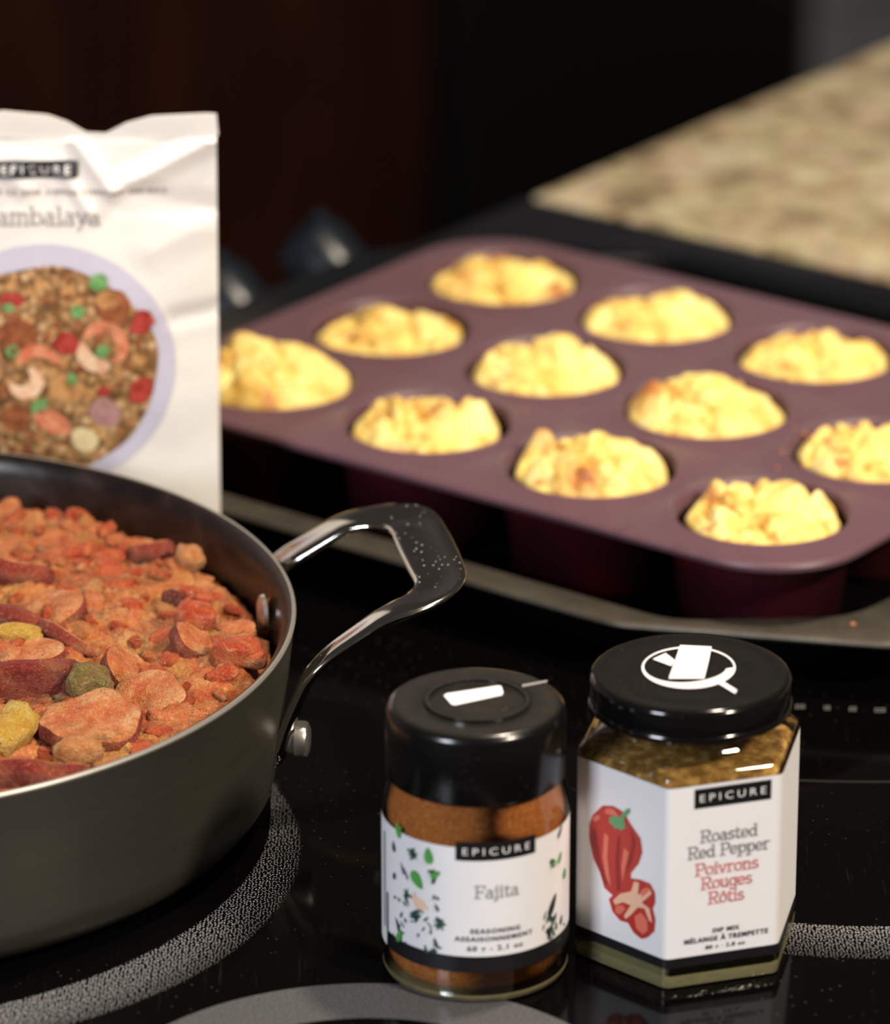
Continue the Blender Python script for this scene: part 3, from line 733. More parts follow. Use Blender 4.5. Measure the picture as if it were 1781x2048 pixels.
sausage(20, 1148, .0125, .007, G(-34), G(-15), 'orange-red sausage slice at far left, back of the pan', .0008, 1.15, 9)
sausage(112, 1222, .0115, .006, G(18), G(-60), 'pale orange sausage slice in the middle left of the stew', -.0004, 1.1, 10)
sausage(385, 1288, .0085, .006, G(38), G(80), 'glossy red sausage slice below the dark bean', -.0004, 1.0, 11)
sausage(300, 1105, .0090, .006, G(-38), G(30), 'dark red sausage chunk at the back near the pan wall', -.0002, 1.0, 12)
def chunk_mesh(size, seed, boxy=.5, asp=(1, .8, .6)):
    bm = bmesh.new(); bmesh.ops.create_icosphere(bm, subdivisions=3, radius=1)
    for v in bm.verts:
        p = v.co; m_ = max(abs(p.x), abs(p.y), abs(p.z)); cube = p/m_
        q = p.lerp(cube, boxy*.75); k = 1+.28*noise.noise(p*1.3+Vector((seed*1.7, seed, 0)))+.08*noise.noise(p*3.5+Vector((0, seed, seed)))
        v.co = Vector((q.x*asp[0], q.y*asp[1], q.z*asp[2]))*size*k
    me = bpy.data.meshes.new('chunk'); bm.to_mesh(me); bm.free(); me.polygons.foreach_set('use_smooth', [True]*len(me.polygons)); return me
def chunk(name, me, px, py, up, rot, label, cat, group=None, sc=1):
    p = surf(px, py); o = bpy.data.objects.new(name, me); COL.objects.link(o); o.location = (p.x, p.y, p.z+up); o.rotation_euler = rot; o.scale = (sc,)*3
    return tag(o, label, cat, group)
def cm(size, seed, mat, boxy=.5, asp=(1, .8, .6)): me = chunk_mesh(size, seed, boxy, asp); me.materials.append(M[mat]); return me
chunk('green_pepper_piece', cm(.0072, 1, 'olive', .7, (1, .8, .75)), 182, 1392, .0045, (.2, .3, .4), 'olive green pepper piece sitting among the sausage slices', 'pepper')
chunk('yellow_pepper_piece', cm(.0085, 2, 'potato', .5, (.8, 1.3, .7)), 20, 1478, .0026, (.4, .1, -.5), 'bright yellow pepper piece at the lower left of the stew', 'pepper')
chunk('yellow_pepper_piece', cm(.0062, 3, 'potato', .5, (1.4, .7, .5)), 38, 1284, .0024, (.1, .2, .3), 'smaller yellow pepper strip at mid left of the stew', 'pepper')
chunk('onion_piece', cm(.0060, 4, 'onion', .6, (1.3, .7, .7)), 160, 1525, .0040, (.1, .2, .3), 'orange onion piece below the large round sausage slice', 'onion')
chunk('bean', cm(.0046, 5, 'bean', .0, (1.2, .75, .8)), 345, 1212, .0030, (.9, .6, 1.2), 'dark glossy bean standing up right of centre in the stew', 'bean')
chunk('onion_strip', cm(.0068, 6, 'onion', .2, (.45, .5, 1.5)), 532, 1262, .004, (.15, .25, .2), 'pale onion strip standing against the pan wall at the right', 'onion')
chunk('onion_piece', cm(.0050, 7, 'onion', .5, (1, 1, .8)), 380, 1135, .0045, (.2, .3, .4), 'pale onion piece at the back right edge of the stew', 'onion')
chunk('tomato_piece', cm(.0070, 8, 'tomato', .5, (1.3, .8, .7)), 475, 1318, .0025, (.2, .1, .2), 'smooth orange-red tomato piece by the right rim', 'tomato')
chunk('tomato_piece', cm(.0075, 9, 'tomato', .4, (1, .8, .9)), 390, 1285-30, .0028, (.4, .3, .8), 'shiny red tomato piece right of the dark bean', 'tomato')
rng = random.Random(7)
kinds = [('tomato_piece', 'tomato', 'small red tomato dice scattered over the stew', 'tomato', 'tomato dice in the stew'),
         ('onion_piece', 'onion', 'small pale onion bit scattered over the stew', 'onion', 'onion bits in the stew'),
         ('sausage_bit', 'saus_face', 'small orange sausage crumb scattered over the stew', 'sausage', 'sausage crumbs in the stew')]
lib = {k[0]: [cm(.0054, 20+i*7+q, k[1], rng.uniform(.6, 1), (1.1, rng.uniform(.55, .9), rng.uniform(.4, .7))) for q in range(5)] for i, k in enumerate(kinds)}
placed = []
tries = 0
while len(placed) < 140 and tries < 6000:
    tries += 1
    px, py = rng.uniform(-60, 560), rng.uniform(1000, 1600)
    p = surf(px, py); x, y = p.x-PC.x, p.y-PC.y
    if math.hypot(x, y) > PR_-.018: continue
    if any((p.x-q.x)**2+(p.y-q.y)**2 < .0072**2 for q in placed): continue
    if any(math.hypot(px-a, (py-b)*2) < c_ for a, b, c_ in ((185, 1462, 105), (182, 1392, 60), (24, 1478, 70), (305, 1405, 70), (60, 1385, 60))): continue
    placed.append(p); k = kinds[rng.choices([0, 1, 2], [5, 2.2, 3.4])[0]]
    o = bpy.data.objects.new(k[0], rng.choice(lib[k[0]])); COL.objects.link(o)
    sc = rng.uniform(.45, 1.1); o.location = (p.x, p.y, p.z-.0004*sc+rng.uniform(-.0008, .0008)); o.rotation_euler = (rng.uniform(-.5, .5), rng.uniform(-.5, .5), rng.uniform(0, 6.3)); o.scale = (sc,)*3
    tag(o, k[2], k[3], k[4])

# ================================================================== LETTERING HELPERS
def text2d(body, size, bold=0.0, spacing=1.0):
    cu = bpy.data.curves.new('t', 'FONT'); cu.body = body; cu.size = 1; cu.align_x = 'CENTER'; cu.align_y = 'CENTER'; cu.offset = bold; cu.space_character = spacing; cu.resolution_u = 3
    o = bpy.data.objects.new('t', cu); COL.objects.link(o); dg = bpy.context.evaluated_depsgraph_get(); dg.update()
    me = bpy.data.meshes.new_from_object(o.evaluated_get(dg)); vs = [(v.co.x, v.co.y) for v in me.vertices]; fs = [tuple(p.vertices) for p in me.polygons]
    bpy.data.objects.remove(o); bpy.data.curves.remove(cu); bpy.data.meshes.remove(me)
    xs = [v[0] for v in vs]; wd = max(xs)-min(xs); mid = (max(xs)+min(xs))/2
    return vs, fs, wd, mid
def fit_text(body, width, height, cx_, cy_, bold=0.0, spacing=1.0):
    vs, fs, wd, mid = text2d(body, 1, bold, spacing); ys = [v[1] for v in vs]; hh = max(ys)-min(ys); my = (max(ys)+min(ys))/2
    return [(cx_+(v[0]-mid)*width/wd, cy_+(v[1]-my)*height/hh) for v in vs], fs
# a small slab-serif alphabet drawn with strokes (cap height 1, x height .66)
def arc(cx_, cy_, rx, ry, a0, a1, n=12): return [(cx_+rx*math.cos(R(a0+(a1-a0)*k/n)), cy_+ry*math.sin(R(a0+(a1-a0)*k/n))) for k in range(n+1)]
def ln(*p): return list(p)
X = .66
GL = {
 'F': (.70, [ln((.16, 0), (.16, 1)), ln((.02, 1), (.66, 1)), ln((.66, 1), (.66, .80)), ln((.16, .52), (.50, .52)), ln((.50, .60), (.50, .44)), ln((.02, 0), (.34, 0))]),
 'R': (.82, [ln((.16, 0), (.16, 1)), ln((.02, 1), (.44, 1)), arc(.44, .75, .25, .25, 90, -90), ln((.44, .5), (.16, .5)), ln((.40, .5), (.66, 0)), ln((.60, 0), (.80, 0)), ln((.02, 0), (.32, 0))]),
 'P': (.72, [ln((.16, 0), (.16, 1)), ln((.02, 1), (.42, 1)), arc(.42, .73, .24, .27, 90, -90), ln((.42, .46), (.16, .46)), ln((.02, 0), (.34, 0))]),
 'J': (.50, [ln((.32, 1), (.32, .22)), arc(.17, .22, .15, .22, 0, -150), ln((.16, 1), (.46, 1))]),
 'a': (.60, [arc(.25, .19, .19, .19, 0, 360), ln((.44, 0), (.44, .44)), arc(.27, .44, .17, .22, 0, 140), ln((.44, 0), (.56, 0))]),
 'b': (.66, [ln((.14, 0), (.14, 1)), ln((.02, 1), (.14, 1)), arc(.36, X/2, .22, X/2, 0, 360)]),
 'd': (.66, [ln((.50, 0), (.50, 1)), ln((.38, 1), (.50, 1)), ln((.5, 0), (.62, 0)), arc(.28, X/2, .22, X/2, 0, 360)]),
 'e': (.58, [arc(.28, X/2, .22, X/2, 0, 320), ln((.06, X/2), (.50, X/2))]),
 'g': (.64, [arc(.28, X/2+.02, .22, X/2-.02, 0, 360), ln((.50, X), (.50, -.08)), arc(.29, -.08, .21, .20, 0, -150), ln((.5, X), (.62, X))]),
 'i': (.34, [ln((.17, 0), (.17, X)), ln((.05, X), (.17, X)), ln((.04, 0), (.30, 0)), arc(.17, .90, .03, .03, 0, 360, 8)]),
 'j': (.32, [ln((.17, X), (.17, -.10)), arc(.03, -.10, .14, .18, 0, -100), ln((.05, X), (.17, X)), arc(.17, .90, .03, .03, 0, 360, 8)]),
 'l': (.34, [ln((.17, 0), (.17, 1)), ln((.05, 1), (.17, 1)), ln((.04, 0), (.30, 0))]),
 'm': (.98, [ln((.15, 0), (.15, X)), ln((.03, X), (.15, X)), arc(.32, X-.19, .17, .19, 180, 0), ln((.49, X-.19), (.49, 0)), arc(.66, X-.19, .17, .19, 180, 0), ln((.83, X-.19), (.83, 0)), ln((.04, 0), (.26, 0)), ln((.40, 0), (.58, 0)), ln((.74, 0), (.94, 0))]),
 'n': (.66, [ln((.15, 0), (.15, X)), ln((.03, X), (.15, X)), arc(.33, X-.20, .18, .20, 180, 0), ln((.51, X-.20), (.51, 0)), ln((.04, 0), (.26, 0)), ln((.42, 0), (.62, 0))]),
 'o': (.60, [arc(.30, X/2, .24, X/2, 0, 360)]),
 'ô': (.60, [arc(.30, X/2, .24, X/2, 0, 360), ln((.18, .80), (.30, .93)), ln((.30, .93), (.42, .80))]),
 'p': (.66, [ln((.14, -.28), (.14, X)), ln((.02, X), (.14, X)), arc(.37, X/2, .22, X/2, 0, 360), ln((.02, -.28), (.30, -.28))]),
 'r': (.50, [ln((.15, 0), (.15, X)), ln((.03, X), (.15, X)), arc(.36, X-.22, .21, .22, 180, 60), ln((.03, 0), (.32, 0))]),
 's': (.50, [arc(.25, .49, .16, .17, 20, 250), arc(.25, .17, .18, .17, 90, -160)]),
 't': (.46, [ln((.18, .88), (.18, .16)), arc(.32, .16, .14, .16, 180, 310), ln((.03, X), (.40, X))]),
 'u': (.66, [ln((.14, X), (.14, .20)), arc(.32, .20, .18, .20, 180, 360), ln((.50, X), (.50, 0)), ln((.02, X), (.14, X)), ln((.40, X), (.5, X)), ln((.5, 0), (.62, 0))]),
 'v': (.60, [ln((.08, X), (.30, 0)), ln((.30, 0), (.52, X)), ln((.0, X), (.18, X)), ln((.42, X), (.60, X))]),
 'y': (.60, [ln((.08, X), (.30, .02)), ln((.52, X), (.30, .02)), ln((.30, .02), (.18, -.28)), ln((.06, -.28), (.20, -.28)), ln((.0, X), (.18, X)), ln((.42, X), (.60, X))]),
 ' ': (.36, []),
}
def serif(body, width, cx_, base_y, capH, sw=.085):
    """strokes as quads; returns verts, faces in 2D; centred at cx_"""
    adv = sum(GL[c][0] for c in body); sx = width/adv; vs, fs = [], []; x = cx_-width/2
    hw = sw*capH/2
    for ch in body:
        a_, strokes = GL[ch]
        for st_ in strokes:
            P = [(x+p[0]*sx, base_y+p[1]*capH) for p in st_]
            for (p, q) in zip(P[:-1], P[1:]):
                d = Vector((q[0]-p[0], q[1]-p[1]))
                if d.length < 1e-9: continue
                d.normalize(); n_ = Vector((-d.y, d.x))*hw; e = d*hw*.7; k = len(vs)
                vs += [(p[0]-e.x+n_.x, p[1]-e.y+n_.y), (p[0]-e.x-n_.x, p[1]-e.y-n_.y), (q[0]+e.x-n_.x, q[1]+e.y-n_.y), (q[0]+e.x+n_.x, q[1]+e.y+n_.y)]
                fs.append((k, k+1, k+2, k+3))
        x += a_*sx
    return vs, fs
def rect2(cx_, cy_, w_, h_, n=12):
    vs = [(cx_-w_/2+w_*k/n, cy_+s*h_/2) for s in (-1, 1) for k in range(n+1)]
    return vs, [(k, k+1, n+2+k, n+1+k) for k in range(n)]
def disc2(cx_, cy_, rx, ry=None, rot=0, n=20, rings=1, jag=0, seed=0):
    ry = ry or rx; vs = [(cx_, cy_)]; fs = []
    for r_ in range(1, rings+1):
        for k in range(n):
            a = 2*PI*k/n; j = 1+jag*noise.noise(Vector((math.cos(a)*2, math.sin(a)*2, seed))) if r_ == rings else 1
            x, y = rx*r_/rings*math.cos(a)*j, ry*r_/rings*math.sin(a)*j
            vs.append((cx_+x*math.cos(rot)-y*math.sin(rot), cy_+x*math.sin(rot)+y*math.cos(rot)))
    for k in range(n): fs.append((0, 1+k, 1+(k+1) % n))
    for r_ in range(1, rings):
        for k in range(n): fs.append((1+(r_-1)*n+k, 1+r_*n+k, 1+r_*n+(k+1) % n, 1+(r_-1)*n+(k+1) % n))
    return vs, fs
def poly2(pts, n=1): return [tuple(p) for p in pts], [tuple(range(len(pts)))]
def arcband2(cx_, cy_, r0, r1, a0, a1, n=20, sy=1.0):
    vs, fs = [], []
    for k in range(n+1):
        a = R(a0+(a1-a0)*k/n); t = math.sin(PI*k/n)**.4 if 0 < k < n else .3; m_ = (r0+r1)/2; h_ = (r1-r0)/2*t
        for r_ in (m_-h_, m_+h_): vs.append((cx_+r_*math.cos(a), cy_+r_*math.sin(a)*sy))
    for k in range(n): fs.append((2*k, 2*k+1, 2*k+3, 2*k+2))
    return vs, fs
def joinp(parts):
    vs, fs = [], []
    for v, f in parts:
        k = len(vs); vs += v; fs += [tuple(i+k for i in q) for q in f]
    return vs, fs
def printed(name, parts, mapfn, off, mat, parent):
    vs, fs = joinp(parts); return meshob(name, [mapfn(x, y, off) for (x, y) in vs], fs, mat, parent, False)

# ================================================================== POUCH
PX, PY, PW, PH = -.1458, 1.7205, .0635, .1880
pouch = thing('seasoning_pouch', 'white foil pouch printed with a jambalaya plate, standing behind the pan', 'pouch', (PX, PY, 0))
SEAL = .1775
FOLD = [((.0635, .1775), (.026, .158), .0030, .007), ((.026, .158), (.012, .1775), .0022, .005), ((.026, .158), (.0635, .150), -.0020, .008), ((.008, .166), (.018, .150), .0014, .004),
        ((-.030, .1775), (-.006, .160), .0020, .006), ((.0635, .112), (.048, .110), -.0015, .006), ((.0635, .148), (.040, .136), .0012, .010), ((-.02, .172), (.004, .168), .0012, .004)]
def segd(x, y, a, b):
    ax, ay = a; bx, by = b; dx, dy = bx-ax, by-ay; t = max(0, min(1, ((x-ax)*dx+(y-ay)*dy)/(dx*dx+dy*dy))); return math.hypot(x-ax-t*dx, y-ay-t*dy)
def pouch_front(x, z, off=0.0):
    xx = max(-1, min(1, x/PW)); up = max(0, min(1, (SEAL-z)/.075)); lo = min(1, .35+z/.03)
    b = .0105*(1-abs(xx)**2.6)*(math.sin(up*PI/2)**1.1)*lo + .0006
    cr = 0
    for a, c_, d, w_ in FOLD: cr += d*max(0, 1-segd(x, z, a, c_)/w_)**1.3
    b += cr*(1 if z < SEAL else 0)
    b += .0007*noise.noise(Vector((x*45, z*45, 2)))
    if z > SEAL-.001: b = .0006+.0008*noise.noise(Vector((x*30, z*60, 5)))
    return Vector((PX+x, PY-b-off, z))
def pouch_back(x, z): 
    f = pouch_front(x, z); return Vector((f.x, PY+(PY-f.y)*.55+.0002, z))
def top_edge(x):
    """height of the wavy upper edge"""
    xs = [-.0635, -.05, -.030, -.022, -.0135, -.005, .003, .010, .0165, .0235, .031, .040, .060, .0635]
    ys = [.186, .187, .1865, .1850, .1870, .1862, .1855, .1830, .1790, .1786, .1825, .1850, .1860, .1858]
    return lerp(x, xs, ys)
NX, NZ = 120, 130; vs, fs = [], []
def zrow(k, x):
    t = k/NZ
    return t*.0/1+ (t/.9)*SEAL if t <= .9 else SEAL+(t-.9)/.1*(top_edge(x)-SEAL)
for side in (pouch_front, pouch_back):
    for k in range(NZ+1):
        for q in range(NX+1):
            x = -PW+2*PW*q/NX; z = zrow(k, x); xe = x
            if z > SEAL: xe = x*(1+.012*(1-(z-SEAL)/.009))
            p = side(x, z); p.x = PX+xe - (.0012*(1-z/.18) if q == NX else 0); vs.append(p)
n1 = (NX+1)*(NZ+1)
for s in (0, 1):
    for k in range(NZ):
        for q in range(NX):
            a = s*n1+k*(NX+1)+q; f = (a, a+1, a+NX+2, a+NX+1); fs.append(f if s == 0 else tuple(reversed(f)))
for k in range(NZ):
    for q, fl in ((0, 0), (NX, 1)):
        a = k*(NX+1)+q; f = (a, a+NX+1, n1+a+NX+1, n1+a); fs.append(f if not fl else tuple(reversed(f)))
for q in range(NX):
    fs.append((q, n1+q, n1+q+1, q+1)); a = NZ*(NX+1)+q; fs.append((a, a+1, n1+a+1, n1+a))
meshob('pouch_body', vs, fs, M['pouch'], pouch)
# crimp line of the seal
printed('seal_crease', [([(-.0625+.125*k/60, SEAL+s*.0004+.0003*math.sin(k*.6)) for s in (-1, 1) for k in range(61)], [(k, k+1, 62+k, 61+k) for k in range(60)])], pouch_front, .0004, M['pouch'], pouch)
SX = 5.66; SZ = 5.24
def pp(px, py): return ((px-85)/SX*mm, (1259-py)/5.24*mm - .0)   # position of a print on the pouch face
def ppz(py): return .188-(py-218)/5.60*mm
def pl(px, py): return ((px-83)/SX*mm, ppz(py))
pf = pouch_front
x0, z0 = pl(75, 339)
printed('brand_box', [rect2(x0, z0, .0300, .0062, 60)], pf, .0010, M['ink_black'], pouch)
printed('brand_lettering', [fit_text('EPICURE', .0250, .0032, x0, z0, .01, 1.4)], pf, .0016, M['ink_white'], pouch)
x0, z0 = pl(160, 386)
printed('tagline_lettering', [fit_text('· SOUPER CE SOIR SUPPER TONIGHT ON RICE ·', .0760, .0022, x0-.004, z0, .012, 1.2)], pf, .0006, M['ink_grey'], pouch)
x0, z0 = pl(88, 452)
printed('title_lettering', [serif('Jambalaya', .0415, x0, z0, .0066, .10)], pf, .0006, M['ink_grey'], pouch)
cxp, czp = pl(88, 762); czp = ppz(748)
printed('plate_picture', [disc2(cxp, czp, .0465, .0462, 0, 72, 26)], pf, .0005, M['lilac'], pouch)
printed('rice_picture', [disc2(cxp+.0005, czp-.001, .0395, .0392, 0, 90, 26, .05, 2)], pf, .0009, M['rice'], pouch)
def each(name, parts, off, mat):
    for p in parts: printed(name, [p], pf, off, mat, pouch)
def px_disc(px, py, rx, ry, rot=0, jag=.25, seed=0): 
    x_, z_ = pl(px, py); return disc2(x_, z_, rx/SX*mm, ry/5.4*mm, R(rot), 20, 4, jag, seed)
def px_band(px, py, r0, r1, a0, a1):
    x_, z_ = pl(px, py); return arcband2(x_, z_, r0/SX*mm, r1/SX*mm, a0, a1, 24)
each('sausage_picture', [px_disc(228, 622, 36, 34, 20, .2, 1), px_disc(32, 680, 40, 36, 0, .2, 2), px_disc(20, 860, 28, 30, 0, .2, 3), px_disc(-60, 640, 36, 34, 0, .2, 4)], .0012, M['saus_ink'])
each('chicken_picture', [px_disc(128, 795, 38, 30, -20, .3, 5), px_disc(215, 575+30, 24, 18, 0, .3, 15), px_disc(-40, 760, 34, 30, 0, .3, 16)], .0012, M['chick_ink'])
each('shrimp_picture', [px_band(203, 705, 28, 56, -60, 150), px_band(70, 755, 30, 58, 20, 160), px_disc(95, 865, 46, 22, -35, .2, 6)], .0014, M['shrimp_o'])
each('shrimp_flesh_picture', [px_band(203, 705, 24, 58, 165, 292), px_band(40, 775, 12, 42, -170, 70)], .0015, M['shrimp_w'])
each('pepper_picture', [px_disc(22, 602, 24, 14, 0, .4, 7), px_disc(130, 695, 26, 24, 60, .4, 8), px_disc(285, 655, 22, 28, -30, .4, 9), px_disc(280, 800, 22, 30, -25, .3, 10), px_disc(205, 800, 14, 10, 0, .4, 11)], .0017, M['redp_ink'])
each('green_onion_picture', [px_disc(198, 567, 18, 17, 0, .4, 12), px_disc(155, 628, 14, 13, 0, .4, 13), px_band(20, 712, 6, 15, 0, 350), px_disc(203, 712, 14, 14, 0, .4, 14), px_disc(70, 830, 19, 12, 30, .4, 15), px_disc(140, 772, 11, 13, 0, .4, 16), px_disc(14, 618, 12, 8, 0, .4, 17)], .0019, M['onion_ink'])
rp = random.Random(5); bits = []
for k in range(70):
    a_, q_ = rp.uniform(0, 2*PI), 195*rp.random()**.5; bits.append(px_disc(92+q_*math.cos(a_), 752+q_*math.sin(a_), rp.uniform(6, 15), rp.uniform(5, 11), rp.uniform(0, 90), .5, 30+k))
tag(printed('grain_picture', bits[:38], pf, .0010, M['chick_ink'], pouch), kind='stuff'); tag(printed('dark_grain_picture', bits[38:], pf, .0011, M['saus_ink'], pouch), kind='stuff')
printed('cream_picture', [px_disc(162, 905, 30, 24, -30, .15, 18)], pf, .0014, M['cream_ink'], pouch)
printed('onion_picture', [px_disc(205, 848, 32, 30, 10, .3, 19)], pf, .0013, M['purple_ink'], pouch)

# ================================================================== FAJITA JAR
JC = at(951, 1924, 0); JR = .0292
jar = thing('spice_jar', 'round glass spice jar of orange powder with a black shaker lid', 'jar', (JC.x, JC.y, 0))
def cyl(profile, name, mat, c=JC, seg=96, parent=jar):
    vs, fs = lathe(profile, seg, (c.x, c.y, 0)); return meshob(name, vs, fs, mat, parent)
cyl([(JR-.0045, .0003), (JR-.0016, .0004), (JR-.0004, .0014), (JR, .0040), (JR, .0085), (JR, .0560), (JR-.0006, .0590), (JR-.0016, .0630), (JR-.0026, .0680), (JR-.0030, .0720)], 'glass_body', M['glass'])
cyl([(.0001, .0003), (JR-.0018, .0003), (JR-.0004, .0010), (JR+.0001, .0024), (JR-.0004, .0034), (JR-.0020, .0040), (.0001, .0038)], 'glass_base', M['glass_base2'])
cyl([(.0001, .0040), (JR-.0032, .0040), (JR-.0018, .0060), (JR-.0013, .0100), (JR-.0013, .0560), (JR-.0022, .0600), (JR-.0032, .0640), (JR-.0040, .0665), (.0001, .0668)], 'seasoning_powder', M['powder'])
LR = .0283
lid = cyl([(LR-.003, .0672), (LR-.0002, .0672), (LR, .0680), (LR-.0003, .0875), (LR-.0010, .0893), (LR-.0024, .0903), (LR-.0040, .0905), (.0176, .0905), (.0168, .0899), (.0160, .0899), (.0152, .0904), (.0001, .0904)], 'lid', M['lid'])
ZL = .0905
def lidmap(px, py, z): return at(px, py, z)
def on_lid(name, polys, z, mat, parent):
    vs, fs = [], []
    for p in polys:
        k = len(vs); vs += [at(x, y, z) for x, y in p]; fs.append(tuple(range(k, k+len(p))))
    return meshob(name, vs, fs, mat, parent, False)
on_lid('white_mark', [[(888, 1391), (893, 1387), (997, 1371), (1003, 1372), (1007, 1384), (1005, 1390), (911, 1410), (904, 1409)]], ZL+.0002, M['sticker'], lid)
on_lid('lid_line', [[(1045, 1369), (1045, 1374), (1095, 1364), (1095, 1360)]], ZL+.0002, M['ink_grey'], lid)
# flap outline of the shaker lid
vs, fs = lathe([(.0149, ZL), (.0150, ZL+.0005), (.0156, ZL+.0007), (.0163, ZL+.0005), (.0164, ZL)], 80, (JC.x+.0004, JC.y, 0)); meshob('lid_ring', vs, fs, M['lid'], lid)
def jmap(x, z, off=0.0, r=JR+.0001):
    """x = arc length to the right of the side facing the camera"""
    a = -PI/2+x/r; rr = r+off; return Vector((JC.x+rr*math.cos(a), JC.y+rr*math.sin(a), z))
LB, LT = .0112, .0540
n = 110; x0l, x1l = -.046, .050
def sheetgrid(x0, x1, z0, z1, n): 
    return [(x0+(x1-x0)*k/n, z0 if s == 0 else z1) for s in (0, 1) for k in range(n+1)], [(k, k+1, n+2+k, n+1+k) for k in range(n)]
v, f = sheetgrid(x0l, x1l, LB, LT, n); lab = meshob('paper_label', [jmap(x, z, .0002) for x, z in v], f, M['paper'], jar)
printed('black_band', [sheetgrid(-.0345, x1l, LB, LB+.0056, 90)], jmap, .00030, M['ink_black'], lab)
tx = .0066
printed('brand_box', [sheetgrid(tx-.0129, tx+.0129, .0497, .0560, 24)], jmap, .00035, M['ink_black'], lab)
printed('brand_lettering', [fit_text('EPICURE', .0215, .0024, tx, .0528, 0, 1.5)], jmap, .00045, M['ink_white'], lab)
printed('title_lettering', [serif('Fajita', .0140, tx, .0370, .0041, .12)], jmap, .0004, M['ink_grey'], lab)
printed('small_lettering', [fit_text('SEASONING', .0158, .0017, tx-.0004, .0256, .03, 1.25), fit_text('ASSAISONNEMENT', .0252, .0017, tx-.0006, .0229, .03, 1.25), fit_text('60 g - 2.1 oz', .0178, .0024, tx-.0004, .0194, .02, 1.2)], jmap, .0004, M['ink_dark'], lab)
printed('seam_line', [sheetgrid(-.0355, -.0343, LB, .0300, 2)], jmap, .0004, M['ink_black'], lab)
def jx(px):  # column on the label under a pixel column
    return math.asin(max(-.995, min(.995, (px-951)/(JR*6480))))*JR
def jz(px, py): 
    a = (px-951)/(JR*6480); dip = JR*1000*(math.sqrt(max(0, 1-a*a))-1)*2.42; return (2004-14+ -py+14+dip*1.0-0)/5.82*mm-.0003
def leaf(px, py, l, w_, rot, seed=0):
    x_, z_ = jx(px), jz(px, py); pts = []
    for k in range(14):
        a = 2*PI*k/14; X_ = l/2*math.cos(a); Y_ = w_/2*math.sin(a)*(1-.35*math.cos(a)); pts.append((x_+(X_*math.cos(R(rot))-Y_*math.sin(R(rot)))/6.4*mm, z_+(X_*math.sin(R(rot))+Y_*math.cos(R(rot)))/6.0*mm))
    return poly2(pts)
rg = random.Random(3)
H1, H2, H3, H4 = [], [], [], []
for (px, py, l, w_, r_) in ((797, 1657, 30, 16, 110), (857, 1704, 34, 20, 95), (834, 1753, 40, 24, -50), (800, 1655, 18, 10, 60), (870, 1742, 24, 12, 30), (798, 1868, 30, 14, 60), (1118, 1712, 24, 12, 60), (1128, 1745, 22, 16, 90), (1105, 1722, 18, 8, 40)): H1.append(leaf(px, py, l, w_, r_))
for (px, py) in ((826, 1702), (868, 1744), (878, 1834), (815, 1790), (800, 1862), (832, 1826), (1104, 1720), (1106, 1838), (1100, 1856)):
    for q in range(5): H2.append(leaf(px+rg.uniform(-3, 3), py+rg.uniform(-8, 8), rg.uniform(16, 30), 6, rg.uniform(-80, 80)))
for (px, py, l, w_, r_) in ((788, 1690, 22, 12, 100), (789, 1748, 16, 11, 70), (1104, 1806, 48, 17, 60), (1118, 1660, 28, 9, 50), (1122, 1838, 20, 9, 70), (1096, 1860, 22, 10, 120), (805, 1732, 26, 5, 110), (812, 1742, 26, 5, 120)): H3.append(leaf(px, py, l, w_, r_))
for k in range(34):
    px, py = rg.uniform(786, 880), rg.uniform(1780, 1900)
    (H2 if k % 2 else H3).append(leaf(px, py, rg.uniform(9, 20), rg.uniform(3, 7), rg.uniform(0, 180)))
for k in range(14): H2.append(leaf(rg.uniform(1085, 1130), rg.uniform(1820, 1880), rg.uniform(9, 20), rg.uniform(3, 7), rg.uniform(0, 180)))
H4 = [leaf(838, 1800, 26, 26, 30), leaf(828, 1785, 18, 10, 80), leaf(848, 1805, 22, 14, -30)]
tag(printed('leaf_print', H1, jmap, .00045, M['herb1'], lab), kind='stuff'); tag(printed('dark_leaf_print', H2, jmap, .00040, M['herb2'], lab), kind='stuff')
tag(printed('black_leaf_print', H3, jmap, .00042, M['herb3'], lab), kind='stuff'); tag(printed('garlic_print', H4, jmap, .00041, M['herb4'], lab), kind='stuff')
printed('side_lettering', [sheetgrid(-.0385+.0012*q, -.0380+.0012*q, .017, .050, 2) for q in range(2)], jmap, .0004, M['ink_grey'], lab)

# ================================================================== HEXAGONAL JAR
HC = Vector((.0769, 1.4335, 0)); HS = .0375; A0 = R(257.6)
hexj = thing('dip_mix_jar', 'hexagonal glass jar with red pepper label and glossy black lid', 'jar', (HC.x, HC.y, 0))
def hexring(s, z, rc, per=6):
    pts = []
    for k in range(6):
        a = A0+k*PI/3; ap = s-rc/math.cos(PI/6)
        for q in range(per+1):
            b = a-PI/6+PI/3*q/per; pts.append(Vector((HC.x+ap*math.cos(a)+rc*math.cos(b), HC.y+ap*math.sin(a)+rc*math.sin(b), z)))
    return pts
def hexsolid(name, prof, mat, parent, cap0=True, cap1=True):
    rings = [hexring(s, z, rc) for (s, z, rc) in prof]; vs, fs = ring_surface(rings); n = len(rings[0])
    if cap0: fs.append(tuple(reversed(range(n))))
    if cap1: fs.append(tuple(range((len(prof)-1)*n, len(prof)*n)))
    return meshob(name, vs, fs, mat, parent)
hexsolid('glass_body', [(.0355, .0003, .005), (.0368, .0006, .004), (.0375, .0016, .0035), (HS, .0040, .0035), (HS, .0700, .0035), (.0373, .0714, .004), (.0364, .0727, .005), (.0350, .0738, .007), (.0328, .0751, .010), (.0310, .0770, .018), (.0298, .0795, .0250), (.0292, .0825, .0250), (.0290, .0855, .0248)], M['glass'], hexj, False, False)
